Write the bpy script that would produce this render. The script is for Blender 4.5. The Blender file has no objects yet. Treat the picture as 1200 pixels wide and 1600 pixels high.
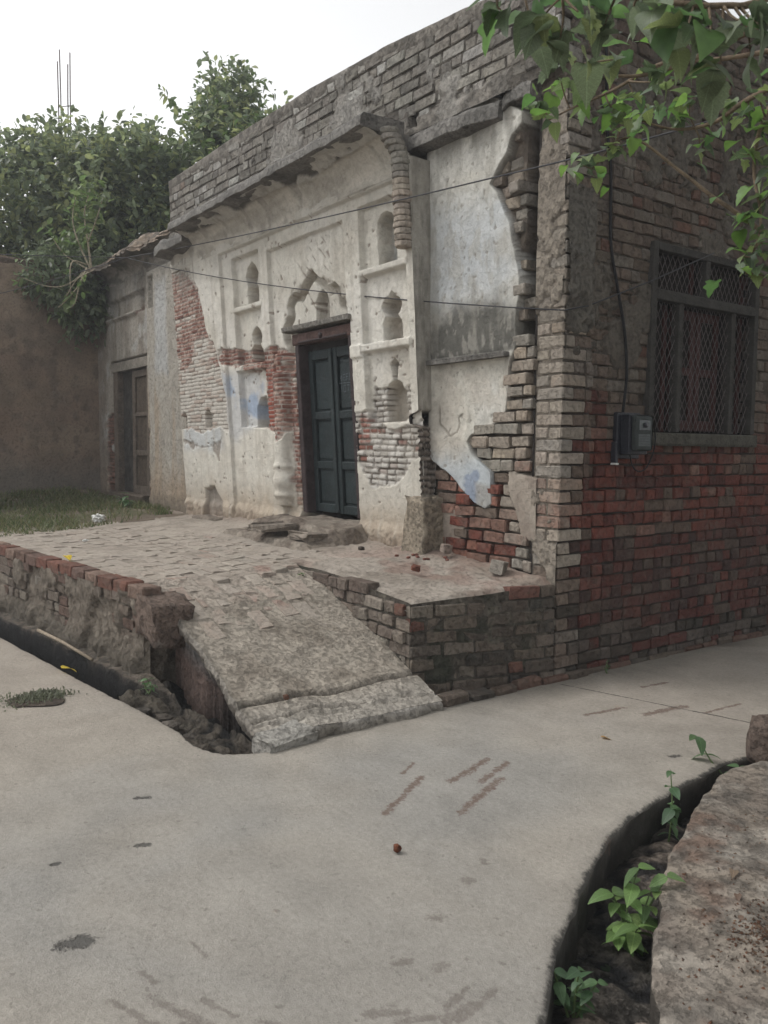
import bpy, bmesh, math, random
import numpy as np
from mathutils import Vector, Matrix, geometry

random.seed(7)
rng = np.random.default_rng(7)
sc = bpy.context.scene
col = sc.collection

# ------------------------------------------------------------------ camera
CAM = Vector((3.77, -4.19, 1.55))
_a, _p, _r = math.radians(36.0), math.atan(98 / 1290.), math.atan(.010)
_fwd0 = Vector((-math.cos(_a), math.sin(_a), 0)); _up0 = Vector((0, 0, 1)); _rt0 = _fwd0.cross(_up0)
_fwd = _fwd0 * math.cos(_p) - _up0 * math.sin(_p)
_up1 = _up0 * math.cos(_p) + _fwd0 * math.sin(_p)
_rt = _rt0 * math.cos(_r) + _up1 * math.sin(_r)
_up = _up1 * math.cos(_r) - _rt0 * math.sin(_r)
cd = bpy.data.cameras.new('camera'); cam = bpy.data.objects.new('camera', cd); col.objects.link(cam)
cd.sensor_fit = 'VERTICAL'; cd.sensor_height = 36.0; cd.sensor_width = 27.0
cd.lens = 1290. / 1600. * 36.0; cd.clip_start = .05; cd.clip_end = 2000
cd.dof.use_dof = True; cd.dof.focus_distance = 7.5; cd.dof.aperture_fstop = 9.0
mw = Matrix.Identity(4)
for i in range(3):
    mw[i][0] = _rt[i]; mw[i][1] = _up[i]; mw[i][2] = -_fwd[i]; mw[i][3] = CAM[i]
cam.matrix_world = mw
sc.camera = cam

# ------------------------------------------------------------------ sky, sun, exposure
SUN = Vector((-.55, -.50, .95)).normalized()
elev = math.asin(SUN.z); azim = math.atan2(SUN.x, SUN.y)
w = bpy.data.worlds.new('World'); sc.world = w; w.use_nodes = True
wn = w.node_tree; wn.nodes.clear()
sky = wn.nodes.new('ShaderNodeTexSky'); sky.sky_type = 'NISHITA'; sky.sun_disc = False
sky.sun_elevation = elev; sky.sun_rotation = azim; sky.air_density = 1.0; sky.dust_density = 2.0; sky.ozone_density = 1.0
hs = wn.nodes.new('ShaderNodeHueSaturation'); hs.inputs['Saturation'].default_value = .04
bg = wn.nodes.new('ShaderNodeBackground'); bg.inputs['Strength'].default_value = .15
wo = wn.nodes.new('ShaderNodeOutputWorld')
wn.links.new(sky.outputs[0], hs.inputs['Color']); wn.links.new(hs.outputs[0], bg.inputs['Color']); wn.links.new(bg.outputs[0], wo.inputs[0])
sl = bpy.data.lights.new('sun', 'SUN'); sl.energy = .75; sl.angle = math.radians(25); sl.color = (1, .955, .89)
so = bpy.data.objects.new('sun', sl); col.objects.link(so); so.location = SUN * 30
so.rotation_euler = (-SUN).to_track_quat('-Z', 'Y').to_euler()
sc.view_settings.view_transform = 'Standard'; sc.view_settings.look = 'None'
sc.view_settings.exposure = .75; sc.view_settings.gamma = 1.0; sc.view_settings.use_curve_mapping = False
sc.render.engine = 'CYCLES'
sc.cycles.use_denoising = True
sc.cycles.max_bounces = 5; sc.cycles.diffuse_bounces = 2; sc.cycles.transparent_max_bounces = 6

# ------------------------------------------------------------------ numpy noise
def _hash(ix, iy, s):
    n = (ix.astype(np.int64) * 374761393 + iy.astype(np.int64) * 668265263 + s * 974634777) & 0x7fffffff
    n = ((n ^ (n >> 13)) * 1274126177) & 0x7fffffff
    n = ((n ^ (n >> 11)) * 668265263) & 0x7fffffff
    return ((n ^ (n >> 16)) & 0xffff) / 65535.
def vn(x, y, s=0):
    x = np.asarray(x, float); y = np.asarray(y, float)
    ix = np.floor(x); iy = np.floor(y); fx = x - ix; fy = y - iy
    fx = fx * fx * (3 - 2 * fx); fy = fy * fy * (3 - 2 * fy)
    a = _hash(ix, iy, s); b = _hash(ix + 1, iy, s); c = _hash(ix, iy + 1, s); d = _hash(ix + 1, iy + 1, s)
    return (a + (b - a) * fx) * (1 - fy) + (c + (d - c) * fx) * fy
def fbm(x, y, s=0, o=4, g=.5):
    t = 0.; a = 1.; n = 0.
    for k in range(o):
        t = t + a * vn(x * 2 ** k + 17.3 * k, y * 2 ** k - 9.1 * k, s + k); n += a; a *= g
    return t / n
def ss(a, b, x):
    t = np.clip((x - a) / (b - a), 0, 1); return t * t * (3 - 2 * t)
def psd(X, Z, poly):
    """signed distance to a polygon, negative inside"""
    d = np.full(X.shape, 1e9); ins = np.zeros(X.shape, bool); n = len(poly)
    for i in range(n):
        x0, z0 = poly[i]; x1, z1 = poly[(i + 1) % n]
        ex, ez = x1 - x0, z1 - z0; wx, wz = X - x0, Z - z0
        t = np.clip((wx * ex + wz * ez) / (ex * ex + ez * ez + 1e-12), 0, 1)
        d = np.minimum(d, (wx - ex * t) ** 2 + (wz - ez * t) ** 2)
        c = ((z0 <= Z) & (z1 > Z)) | ((z1 <= Z) & (z0 > Z))
        with np.errstate(divide='ignore', invalid='ignore'):
            xi = x0 + (Z - z0) / (ez if abs(ez) > 1e-12 else 1e-12) * ex
        ins ^= c & (X < xi)
    d = np.sqrt(d); return np.where(ins, -d, d)
def rect(X, Z, x0, x1, z0, z1):
    return np.maximum(np.maximum(x0 - X, X - x1), np.maximum(z0 - Z, Z - z1))
def mix(c, k, m):
    m = np.clip(m, 0, 1)[..., None]; return c * (1 - m) + np.asarray(k, float) * m

# ------------------------------------------------------------------ objects
def tag(o, label=None, cat=None, group=None, kind=None):
    if label: o['label'] = label
    if cat: o['category'] = cat
    if group: o['group'] = group
    if kind: o['kind'] = kind
    return o
def empty(name, loc=(0, 0, 0), parent=None):
    o = bpy.data.objects.new(name, None); col.objects.link(o); o.location = loc; o.empty_display_size = .1
    if parent: o.parent = parent
    return o
def link(name, me, mat=None, parent=None, loc=None):
    o = bpy.data.objects.new(name, me); col.objects.link(o)
    if mat is not None and not me.materials: me.materials.append(mat)
    if loc is not None: o.location = loc
    if parent is not None:
        o.parent = parent
        o.matrix_parent_inverse = world_of(parent).inverted()
    return o
def world_of(o):
    m = Matrix.LocRotScale(o.location, o.rotation_euler, o.scale)
    return (world_of(o.parent) @ o.matrix_parent_inverse @ m) if o.parent else m
def mesh(name, V, F, C=None, smooth=False):
    me = bpy.data.meshes.new(name)
    V = np.asarray(V, np.float32)
    if isinstance(F, np.ndarray):
        k = F.shape[1]
        me.vertices.add(len(V)); me.vertices.foreach_set('co', V.ravel())
        me.loops.add(F.size); me.loops.foreach_set('vertex_index', F.ravel().astype(np.int32))
        me.polygons.add(len(F)); me.polygons.foreach_set('loop_start', np.arange(0, F.size, k, dtype=np.int32))
        me.update(calc_edges=True)
    else:
        me.from_pydata([tuple(map(float, v)) for v in V], [], F)
    if C is not None:
        a = me.color_attributes.new('Col', 'FLOAT_COLOR', 'POINT')
        cc = np.ones((len(V), 4), np.float32); cc[:, :C.shape[1]] = np.clip(C, 0, 1); a.data.foreach_set('color', cc.ravel())
    if smooth: me.polygons.foreach_set('use_smooth', np.ones(len(me.polygons), bool))
    me.update(); return me
def from_bm(name, bm, smooth=False):
    me = bpy.data.meshes.new(name); bm.to_mesh(me); bm.free()
    if smooth: me.polygons.foreach_set('use_smooth', np.ones(len(me.polygons), bool))
    return me
def hfield(name, u, v, fn, to3d, mat, parent=None, keep=None, smooth=True):
    """grid over (u,v); fn gives relief and colour, to3d places it"""
    U, Vv = np.meshgrid(u, v)
    D, C = fn(U, Vv)
    P = np.stack(to3d(U, Vv, D), -1).reshape(-1, 3)
    nu, nv = len(u), len(v)
    i = np.arange(nu * nv).reshape(nv, nu)
    F = np.stack([i[:-1, :-1], i[:-1, 1:], i[1:, 1:], i[1:, :-1]], -1).reshape(-1, 4)
    if keep is not None:
        k = keep(U, Vv); k4 = k.ravel()[F].all(1); F = F[k4]
    return link(name, mesh(name, P, F, C.reshape(-1, 3), smooth), mat, parent)
def box_bm(bm, x0, x1, y0, y1, z0, z1, bev=0., jit=0., seg=1):
    b = bmesh.new(); bmesh.ops.create_cube(b, size=1)
    bmesh.ops.scale(b, vec=(x1 - x0, y1 - y0, z1 - z0), verts=b.verts)
    if bev: bmesh.ops.bevel(b, geom=b.edges[:], offset=bev, segments=seg, affect='EDGES', profile=.6)
    for vv in b.verts:
        vv.co += Vector(((x0 + x1) / 2, (y0 + y1) / 2, (z0 + z1) / 2))
        if jit: vv.co += Vector((random.uniform(-jit, jit), random.uniform(-jit, jit), random.uniform(-jit, jit)))
    t = bpy.data.meshes.new('tmp'); b.to_mesh(t); b.free(); bm.from_mesh(t); bpy.data.meshes.remove(t)
def box(name, x0, x1, y0, y1, z0, z1, mat, parent=None, bev=.004, jit=0., fn=None, seg=1):
    bm = bmesh.new(); box_bm(bm, x0, x1, y0, y1, z0, z1, bev, jit, seg)
    if fn:
        for vv in bm.verts: vv.co = Vector(fn(*vv.co))
    return link(name, from_bm(name, bm), mat, parent)
def catmull(P, n=8):
    P = [Vector(p) for p in P]; Q = [P[0] * 2 - P[1]] + P + [P[-1] * 2 - P[-2]]; out = []
    for i in range(1, len(Q) - 2):
        for k in range(n):
            t = k / n; a, b, c, d = Q[i - 1], Q[i], Q[i + 1], Q[i + 2]
            out.append(.5 * ((2 * b) + (c - a) * t + (2 * a - 5 * b + 4 * c - d) * t * t + (3 * b - a - 3 * c + d) * t ** 3))
    out.append(P[-1]); return out
def tube_data(P, R, sides=6, closed=True):
    P = [Vector(p) for p in P]; n = len(P)
    if not hasattr(R, '__len__'): R = [R] * n
    V = []; F = []; prev = None
    for i, p in enumerate(P):
        t = (P[min(i + 1, n - 1)] - P[max(i - 1, 0)]); t = t.normalized() if t.length > 1e-9 else Vector((0, 0, 1))
        a = prev if prev is not None else (Vector((0, 0, 1)) if abs(t.z) < .9 else Vector((1, 0, 0)))
        a = (a - t * a.dot(t)).normalized(); b = t.cross(a); prev = a
        for k in range(sides):
            an = 2 * math.pi * k / sides; V.append(p + (a * math.cos(an) + b * math.sin(an)) * R[i])
    for i in range(n - 1):
        for k in range(sides):
            F.append((i * sides + k, i * sides + (k + 1) % sides, (i + 1) * sides + (k + 1) % sides, (i + 1) * sides + k))
    if closed:
        F.append(tuple(range(sides))[::-1]); F.append(tuple((n - 1) * sides + k for k in range(sides)))
    return V, F
def tube(name, P, R, mat, parent=None, sides=6, smooth=True):
    V, F = tube_data(P, R, sides); return link(name, mesh(name, V, F, None, smooth), mat, parent)
def lerp_r(r0, r1, n): return [r0 + (r1 - r0) * i / (n - 1) for i in range(n)]

# ------------------------------------------------------------------ materials
def mat_base(name, rough=.9, spec=.25):
    m = bpy.data.materials.new(name); m.use_nodes = True; nt = m.node_tree
    b = nt.nodes['Principled BSDF']; b.inputs['Roughness'].default_value = rough; b.inputs['Specular IOR Level'].default_value = spec
    return m, nt, b
def nd(nt, t, **kw):
    n = nt.nodes.new(t)
    for k, v in kw.items():
        if hasattr(n, k) and not k[0].isupper(): setattr(n, k, v)
        else: n.inputs[k.replace('_', ' ')].default_value = v
    return n
def noise(nt, vec, scale, detail=4, rough=.6, dist=0.):
    n = nd(nt, 'ShaderNodeTexNoise'); n.inputs['Scale'].default_value = scale; n.inputs['Detail'].default_value = detail
    n.inputs['Roughness'].default_value = rough; n.inputs['Distortion'].default_value = dist
    nt.links.new(vec, n.inputs['Vector']); return n.outputs['Fac']
def ramp(nt, fac, a, b, lo=0., hi=1.):
    r = nd(nt, 'ShaderNodeMapRange'); r.inputs[1].default_value = a; r.inputs[2].default_value = b
    r.inputs[3].default_value = lo; r.inputs[4].default_value = hi; nt.links.new(fac, r.inputs[0]); return r.outputs[0]
def math_(nt, op, a, b=None, c=None):
    n = nd(nt, 'ShaderNodeMath', operation=op)
    for i, x in enumerate((a, b, c)):
        if x is None: continue
        if isinstance(x, (int, float)): n.inputs[i].default_value = x
        else: nt.links.new(x, n.inputs[i])
    return n.outputs[0]
def mixc(nt, fac, a, b, mode='MIX'):
    n = nd(nt, 'ShaderNodeMix', data_type='RGBA', blend_type=mode)
    for i, x in ((0, fac), (6, a), (7, b)):
        if isinstance(x, (int, float)): n.inputs[i].default_value = x
        elif isinstance(x, tuple): n.inputs[i].default_value = (*x[:3], 1)
        else: nt.links.new(x, n.inputs[i])
    return n.outputs[2]
def vmul(nt, c, f):
    n = nd(nt, 'ShaderNodeVectorMath', operation='SCALE'); nt.links.new(c, n.inputs[0])
    if isinstance(f, (int, float)): n.inputs['Scale'].default_value = f
    else: nt.links.new(f, n.inputs['Scale'])
    return n.outputs[0]
def bump(nt, b, h, dist, strength=1.):
    n = nd(nt, 'ShaderNodeBump'); n.inputs['Strength'].default_value = strength; n.inputs['Distance'].default_value = dist
    nt.links.new(h, n.inputs['Height']); nt.links.new(n.outputs[0], b.inputs['Normal'])
def surf(name, src='ATTR', base=(.5, .5, .5), var=.35, scale=9., fine=70., bd=.006, rough=.92, spec=.2, grime=None, gs=2.5, glo=.55, ghi=.75, space='POS', rv=0., stain=None, pit=.34):
    """weathered surface: colour from an attribute, the object or a constant, mottled, with fine relief"""
    m, nt, b = mat_base(name, rough, spec)
    if space == 'POS': vec = nd(nt, 'ShaderNodeNewGeometry').outputs['Position']
    else: vec = nd(nt, 'ShaderNodeTexCoord').outputs['Object']
    if src == 'ATTR': c = nd(nt, 'ShaderNodeVertexColor', layer_name='Col').outputs[0]
    elif src == 'OBJ': c = nd(nt, 'ShaderNodeObjectInfo').outputs['Color']
    else:
        rg = nd(nt, 'ShaderNodeRGB'); rg.outputs[0].default_value = (*base, 1); c = rg.outputs[0]
    n1 = noise(nt, vec, scale, 6, .65); n2 = noise(nt, vec, fine, 4, .7)
    f = math_(nt, 'ADD', ramp(nt, n1, .25, .75, 1 - var, 1 + var), ramp(nt, n2, .3, .7, -var * .45, var * .45))
    if rv:
        f = math_(nt, 'MULTIPLY', f, ramp(nt, nd(nt, 'ShaderNodeObjectInfo').outputs['Random'], 0, 1, 1 - rv, 1 + rv))
    c = vmul(nt, c, f)
    if pit:
        n4 = noise(nt, vec, 31, 5, .75); c = vmul(nt, c, ramp(nt, n4, .50, .68, 1.0, 1 - pit)); n5 = noise(nt, vec, 13, 6, .8, .05); c = vmul(nt, c, ramp(nt, n5, .32, .46, 1 - pit * .7, 1.0))
    if stain:
        g0 = noise(nt, vec, 1.7, 6, .7, .6); c = mixc(nt, ramp(nt, g0, .35, .68, 0, stain[1]), c, stain[0])
        g1 = noise(nt, vec, 4.5, 6, .75, .3); c = mixc(nt, ramp(nt, g1, .52, .72, 0, .5), c, tuple(v * .55 for v in stain[0]))
    if grime:
        g = noise(nt, vec, gs, 7, .7, .4); c = mixc(nt, ramp(nt, g, glo, ghi, 0, .85), c, grime)
    nt.links.new(c, b.inputs['Base Color'])
    h = math_(nt, 'ADD', n2, math_(nt, 'MULTIPLY', n1, 1.5))
    if pit: h = math_(nt, 'ADD', h, ramp(nt, n4, .5, .7, .9, 0))
    bump(nt, b, h, bd)
    return m
def leafmat(name, src, trans=.35, rough=.45, base=(.1, .2, .04)):
    m, nt, b = mat_base(name, rough, .45)
    if src == 'ATTR': c = nd(nt, 'ShaderNodeVertexColor', layer_name='Col').outputs[0]
    elif src == 'OBJ': c = nd(nt, 'ShaderNodeObjectInfo').outputs['Color']
    else:
        rg = nd(nt, 'ShaderNodeRGB'); rg.outputs[0].default_value = (*base, 1); c = rg.outputs[0]
    v = nd(nt, 'ShaderNodeTexCoord').outputs['Object']
    c2 = vmul(nt, c, ramp(nt, noise(nt, v, 25, 3), .3, .7, .8, 1.2))
    if src == 'OBJ':
        sx = nd(nt, 'ShaderNodeSeparateXYZ'); nt.links.new(v, sx.inputs[0]); ax = math_(nt, 'ABSOLUTE', sx.outputs[0])
        mid = ramp(nt, ax, .022, .008, 0, 1); sv = math_(nt, 'FRACT', math_(nt, 'MULTIPLY', math_(nt, 'SUBTRACT', sx.outputs[1], math_(nt, 'MULTIPLY', ax, .8)), 7.)); sv = ramp(nt, sv, .86, .96, 0, .6)
        c2 = vmul(nt, c2, ramp(nt, math_(nt, 'MAXIMUM', mid, sv), 0, 1, 1, 1.45)); sp = noise(nt, v, 9, 5, .8); c2 = mixc(nt, ramp(nt, sp, .6, .72, 0, .4), c2, (.2, .17, .08))
    nt.links.new(c2, b.inputs['Base Color'])
    t = nd(nt, 'ShaderNodeBsdfTranslucent'); nt.links.new(vmul(nt, c2, 1.5), t.inputs['Color'])
    mx = nd(nt, 'ShaderNodeMixShader'); mx.inputs[0].default_value = trans
    out = nt.nodes['Material Output']
    nt.links.new(b.outputs[0], mx.inputs[1]); nt.links.new(t.outputs[0], mx.inputs[2]); nt.links.new(mx.outputs[0], out.inputs[0])
    return m

MAT = dict(
    plaster=surf('plaster', var=.17, scale=11, fine=90, bd=.0045, pit=.06),
    rough=surf('rough_plaster', var=.22, scale=8, fine=50, bd=.008),
    mortar=surf('mortar', var=.3, scale=10, fine=60, bd=.010, stain=((.10, .085, .07), .5)),
    brick=surf('brick_object', 'OBJ', var=.3, scale=14, fine=90, bd=.010, grime=(.14, .12, .10), gs=9, glo=.5, ghi=.8, stain=((.098, .062, .050), .5)),
    brickj=surf('brick_joined', 'ATTR', var=.3, scale=14, fine=90, bd=.010, grime=(.14, .12, .10), gs=9, glo=.5, ghi=.8, stain=((.098, .062, .050), .5)),
    pale_brick=surf('limed_brick_object', 'OBJ', var=.25, scale=14, fine=90, bd=.010, grime=(.36, .32, .27), gs=9, glo=.45, ghi=.8, stain=((.24, .21, .175), .75)),
    pale_brickj=surf('limed_brick_joined', 'ATTR', var=.25, scale=14, fine=90, bd=.010, grime=(.36, .32, .27), gs=9, glo=.45, ghi=.8, stain=((.24, .21, .175), .75)),
    grey_brick=surf('lichen_brick_object', 'OBJ', var=.35, scale=14, fine=90, bd=.010, grime=(.32, .31, .28), gs=7, glo=.5, ghi=.75, stain=((.15, .14, .122), .65)),
    grey_brickj=surf('lichen_brick_joined', 'ATTR', var=.35, scale=14, fine=90, bd=.010, grime=(.32, .31, .28), gs=7, glo=.5, ghi=.75, stain=((.15, .14, .122), .65)),
    pave=surf('paving', 'OBJ', var=.25, scale=12, fine=80, bd=.006, grime=(.34, .30, .255), gs=5, glo=.33, ghi=.55),
    pavej=surf('paving_joined', 'ATTR', var=.25, scale=12, fine=80, bd=.006, grime=(.34, .30, .255), gs=5, glo=.33, ghi=.55),
    dust=surf('floor_dust', var=.14, scale=5, fine=60, bd=.005),
    ramp=surf('ramp_concrete', var=.3, scale=9, fine=45, bd=.012, pit=.15),
    earth=surf('earth', var=.26, scale=9, fine=70, bd=.012, pit=.17),
    muck=surf('muck', var=.5, scale=14, fine=60, bd=.02, rough=.75, spec=.2),
    cement=surf('grey_cement', 'CONST', (.20, .19, .175), var=.35, scale=5, fine=50, bd=.01, grime=(.07, .068, .062), gs=3, glo=.45, ghi=.7),
    wood=surf('old_frame_wood', 'CONST', (.05, .037, .037), var=.4, scale=12, fine=70, bd=.005, rough=.7),
    greywood=surf('grey_weathered_wood', 'CONST', (.135, .11, .088), var=.4, scale=10, fine=80, bd=.006, rough=.8),
    teal=surf('dark_teal_paint', 'CONST', (.012, .021, .023), var=.45, scale=7, fine=60, bd=.003, rough=.55, spec=.35, grime=(.05, .055, .057), gs=11, glo=.58, ghi=.85),
    sill=surf('mossy_sill', 'CONST', (.09, .085, .07), var=.4, scale=9, bd=.008),
    winframe=surf('window_frame_cement', 'CONST', (.06, .057, .052), var=.3, scale=9, bd=.004),
    shutter=surf('shutter_paint', 'CONST', (.06, .022, .02), var=.3, bd=.002, rough=.6, pit=0),
    iron=surf('iron_mesh', 'CONST', (.10, .083, .08), var=.3, scale=20, bd=.001, rough=.6, spec=.5, pit=0),
    dark=surf('interior', 'CONST', (.03, .026, .024), var=.2),  # near-black tone stands in for the unlit room, panes and gaps
    stone=surf('stone', 'OBJ', var=.3, scale=16, fine=90, bd=.01),
    mud=surf('mud_wall', var=.16, scale=3, fine=45, bd=.008),
    cable=surf('cable', 'CONST', (.02, .02, .022), var=.2, rough=.6, pit=0),
    wire=surf('wire', 'CONST', (.05, .05, .055), var=.2, rough=.6, pit=0),
    meterback=surf('meter_black', 'CONST', (.012, .014, .022), var=.2, rough=.4, spec=.5, pit=0),
    metercover=surf('meter_cover', 'CONST', (.034, .041, .040), var=.4, scale=25, bd=.001, rough=.7, spec=.3, pit=0),
    pale=surf('pale_plastic', 'CONST', (.6, .6, .58), var=.15, bd=.001, rough=.5, pit=0),
    chalk=surf('chalk', 'CONST', (.095, .11, .12), var=.4, scale=60, bd=.001),
    bark=surf('bark', 'CONST', (.11, .085, .06), var=.4, scale=20, fine=90, bd=.01),
    twig=surf('twig', 'CONST', (.17, .13, .09), var=.3, scale=30, bd=.003),
    root=surf('pale_root', 'CONST', (.34, .30, .22), var=.3, scale=30, bd=.003),
    rust=surf('rusty_steel', 'CONST', (.13, .1, .1), var=.3, scale=30, bd=.001),
    leaf=leafmat('leaf_object', 'OBJ'),
    leafj=leafmat('leaf_joined', 'ATTR', .45),
    grassm=leafmat('grass', 'ATTR', .3, .6),
    stem=leafmat('green_stem', 'CONST', .1, .6, (.09, .13, .05)),
)

# ------------------------------------------------------------------ bricks
def brick_proto(L, T, H, seed, bev=.007, jit=.005):
    """one worn brick: L along x, T deep along y, H tall"""
    random.seed(seed); bm = bmesh.new(); box_bm(bm, -L / 2, L / 2, -T / 2, T / 2, -H / 2, H / 2, bev, jit)
    me = from_bm('brick', bm); me.materials.append(None); return me
def arrays(me):
    V = np.empty(len(me.vertices) * 3, np.float32); me.vertices.foreach_get('co', V)
    return V.reshape(-1, 3), [tuple(p.vertices) for p in me.polygons]
BR = {}
def proto(kind):
    if kind not in BR:
        L, T, H = {'s': (.228, .11, .075), 'h': (.110, .20, .075), 'q': (.165, .11, .075), 'f': (.228, .108, .06), 'c': (.22, .12, .085)}[kind]
        BR[kind] = [brick_proto(L, T, H, 100 + i * 7 + ord(kind)) for i in range(6)]
    return BR[kind]
CR = np.array([[*_rt], [*_up], [*_fwd]])
def project(p):
    q = CR @ (np.asarray(p, float) - np.array(CAM)); z = max(q[2], 1e-3)
    return 600 + 1290 * q[0] / z, 800 - 1290 * q[1] / z, q[2]
class Bricks:
    """collects bricks, then makes the largest in view objects and joins the rest"""
    def __init__(s): s.L = []
    def add(s, parent, kind, p, ang, c, sc_=(1, 1, 1), tilt=(0, 0)):
        s.L.append((parent, kind, random.randrange(6), p, ang, c, sc_, tilt))
    def build_many(s, limit, groups, parent):
        def area(b):
            x, y, z = project(b[3])
            return 0. if z < .3 or not (-20 < x < 1220 and -20 < y < 1620) else 1. / z ** 2
        s.L.sort(key=area, reverse=True); keep = s.L[:limit]; rest = s.L[limit:]
        for key, mo, mj, rn in groups:
            sub = Bricks(); a = [b for b in keep if b[0] == key]; b_ = [b for b in rest if b[0] == key]; sub.L = [(parent, *b[1:]) for b in a + b_]; sub.build(len(a), mo, mj, 'brick', parent, rn, sort=False)
    def build(s, limit, matobj, matjoin, name='brick', parent_rest=None, rest_name='brickwork', sort=True):
        def area(b):
            x, y, z = project(b[3])
            if z < .3 or not (-20 < x < 1220 and -20 < y < 1620): return 0.
            return 1. / z ** 2
        if sort: s.L.sort(key=area, reverse=True)
        for b in s.L[:limit]:
            par, kind, v, p, ang, c, sc_, tilt = b
            me = proto(kind)[v]
            if matobj.name not in me: pass
            key = (kind, v, matobj.name)
            if key not in BRM:
                m2 = me.copy(); m2.materials.clear(); m2.materials.append(matobj); BRM[key] = m2
            o = bpy.data.objects.new(name, BRM[key]); col.objects.link(o)
            o.location = p; o.rotation_euler = (tilt[0], tilt[1], ang); o.scale = sc_; o.color = (*c, 1)
            o.parent = par; o.matrix_parent_inverse = world_of(par).inverted()
        rest = s.L[limit:]
        if rest:
            V = []; F = []; C = []; n = 0
            for par, kind, v, p, ang, c, sc_, tilt in rest:
                bv, bf = arrays(proto(kind)[v])
                M_ = Matrix.LocRotScale(Vector(p), Matrix.Rotation(ang, 3, 'Z') @ Matrix.Rotation(tilt[1], 3, 'Y') @ Matrix.Rotation(tilt[0], 3, 'X'), Vector(sc_))
                A = np.array(M_)[:3]; q = bv @ A[:, :3].T + A[:, 3]
                V.append(q); C.append(np.tile(c, (len(q), 1))); F += [tuple(i + n for i in f) for f in bf]; n += len(q)
            o = link(rest_name, mesh(rest_name, np.concatenate(V), F, np.concatenate(C)), matjoin, parent_rest); o['kind'] = 'stuff'
BRM = {}
def jig(c, k=.10):
    f = random.uniform(1 - k, 1 + k); return tuple(max(.005, v * f * random.uniform(.985, 1.015)) for v in c)
def pick(*cw):
    t = random.uniform(0, sum(w_ for _, w_ in cw))
    for c, w_ in cw:
        t -= w_
        if t <= 0: return jig(c)
    return jig(cw[-1][0])
RED = (.185, .058, .042); DRED = (.115, .038, .031); BRN = (.20, .16, .128); GRY = (.22, .198, .168); CRM = (.37, .32, .265)
PNK = (.26, .15, .115); MOS = (.055, .052, .042); WHT = (.42, .40, .355); LGR = (.28, .262, .228)

# ================================================================== GROUND, ROAD, DRAINS, BANK
def resample(P, step):
    out = []
    for (x0, y0), (x1, y1) in zip(P[:-1], P[1:]):
        n = max(1, int(math.hypot(x1 - x0, y1 - y0) / step))
        out += [(x0 + (x1 - x0) * k / n, y0 + (y1 - y0) * k / n) for k in range(n)]
    return out + [P[-1]]
def smooth2(P, n=6): return [(v.x, v.y) for v in catmull([(x, y, 0) for x, y in P], n)]
def ragged(P, amp, sc_, seed):
    A = np.array(P); t = np.zeros_like(A); t[1:-1] = A[2:] - A[:-2]; t[0] = A[1] - A[0]; t[-1] = A[-1] - A[-2]
    t /= np.linalg.norm(t, axis=1)[:, None] + 1e-9
    k = (fbm(A[:, 0] * sc_, A[:, 1] * sc_, seed, 4) - .5) * 2 * amp
    return [(a[0] - b[1] * q, a[1] + b[0] * q) for a, b, q in zip(A, t, k)]
def dist_poly(X, Y, P):
    d = np.full(X.shape, 1e9)
    for (x0, y0), (x1, y1) in zip(P[:-1], P[1:]):
        ex, ey = x1 - x0, y1 - y0; t = np.clip(((X - x0) * ex + (Y - y0) * ey) / (ex * ex + ey * ey + 1e-12), 0, 1)
        d = np.minimum(d, (X - x0 - ex * t) ** 2 + (Y - y0 - ey * t) ** 2)
    return np.sqrt(d)
def dist_near(x, y, P, reach=.6):
    """distance to a long polyline, exact where it is near"""
    d = dist_poly(x, y, P[::6]); k = d < reach
    if k.any(): d[k] = dist_poly(x[k], y[k], [p for p in P if abs(p[0]) < 8 and abs(p[1]) < 6])
    return d
def sheet(name, bound, pts, zfn, cfn, mat, skirts=(), skirt=.3, kind=None, skirtcol=(.02, .02, .018)):
    """flat region with a free outline, triangulated, with a vertical rim below some of its edges"""
    vs = [Vector(p) for p in bound] + [Vector(p) for p in pts]
    nb = len(bound)
    r = geometry.delaunay_2d_cdt(vs, [], [list(range(nb))], 1, 1e-5)
    P = np.array([(v.x, v.y) for v in r[0]]); F = [tuple(f) for f in r[2]]
    Z = zfn(P[:, 0], P[:, 1]); C = cfn(P[:, 0], P[:, 1])
    V = np.column_stack([P, Z]); n = len(V)
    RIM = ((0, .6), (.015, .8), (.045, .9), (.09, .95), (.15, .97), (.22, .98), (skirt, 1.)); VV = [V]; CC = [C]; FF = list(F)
    for line in skirts:
        L = np.array(line); zt = zfn(L[:, 0], L[:, 1]); ct = cfn(L[:, 0], L[:, 1])
        for k, (dz, m) in enumerate(RIM):
            off = (fbm(L[:, 0] * 9, L[:, 1] * 9 + dz * 20, 50, 4) - .5) * (.0 if k == 0 else .05)
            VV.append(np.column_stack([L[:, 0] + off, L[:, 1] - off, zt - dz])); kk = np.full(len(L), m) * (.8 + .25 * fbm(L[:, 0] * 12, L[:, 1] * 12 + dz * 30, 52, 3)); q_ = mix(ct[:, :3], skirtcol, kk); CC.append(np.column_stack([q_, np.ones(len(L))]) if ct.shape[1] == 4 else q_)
        b0 = n
        for k in range(len(RIM) - 1):
            for i in range(len(L) - 1):
                FF.append((b0 + k * len(L) + i, b0 + k * len(L) + i + 1, b0 + (k + 1) * len(L) + i + 1, b0 + (k + 1) * len(L) + i))
        n += len(RIM) * len(L)
    o = link(name, mesh(name, np.concatenate(VV), FF, np.concatenate(CC), True), mat); o['kind'] = kind or 'structure'
    return o
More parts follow.
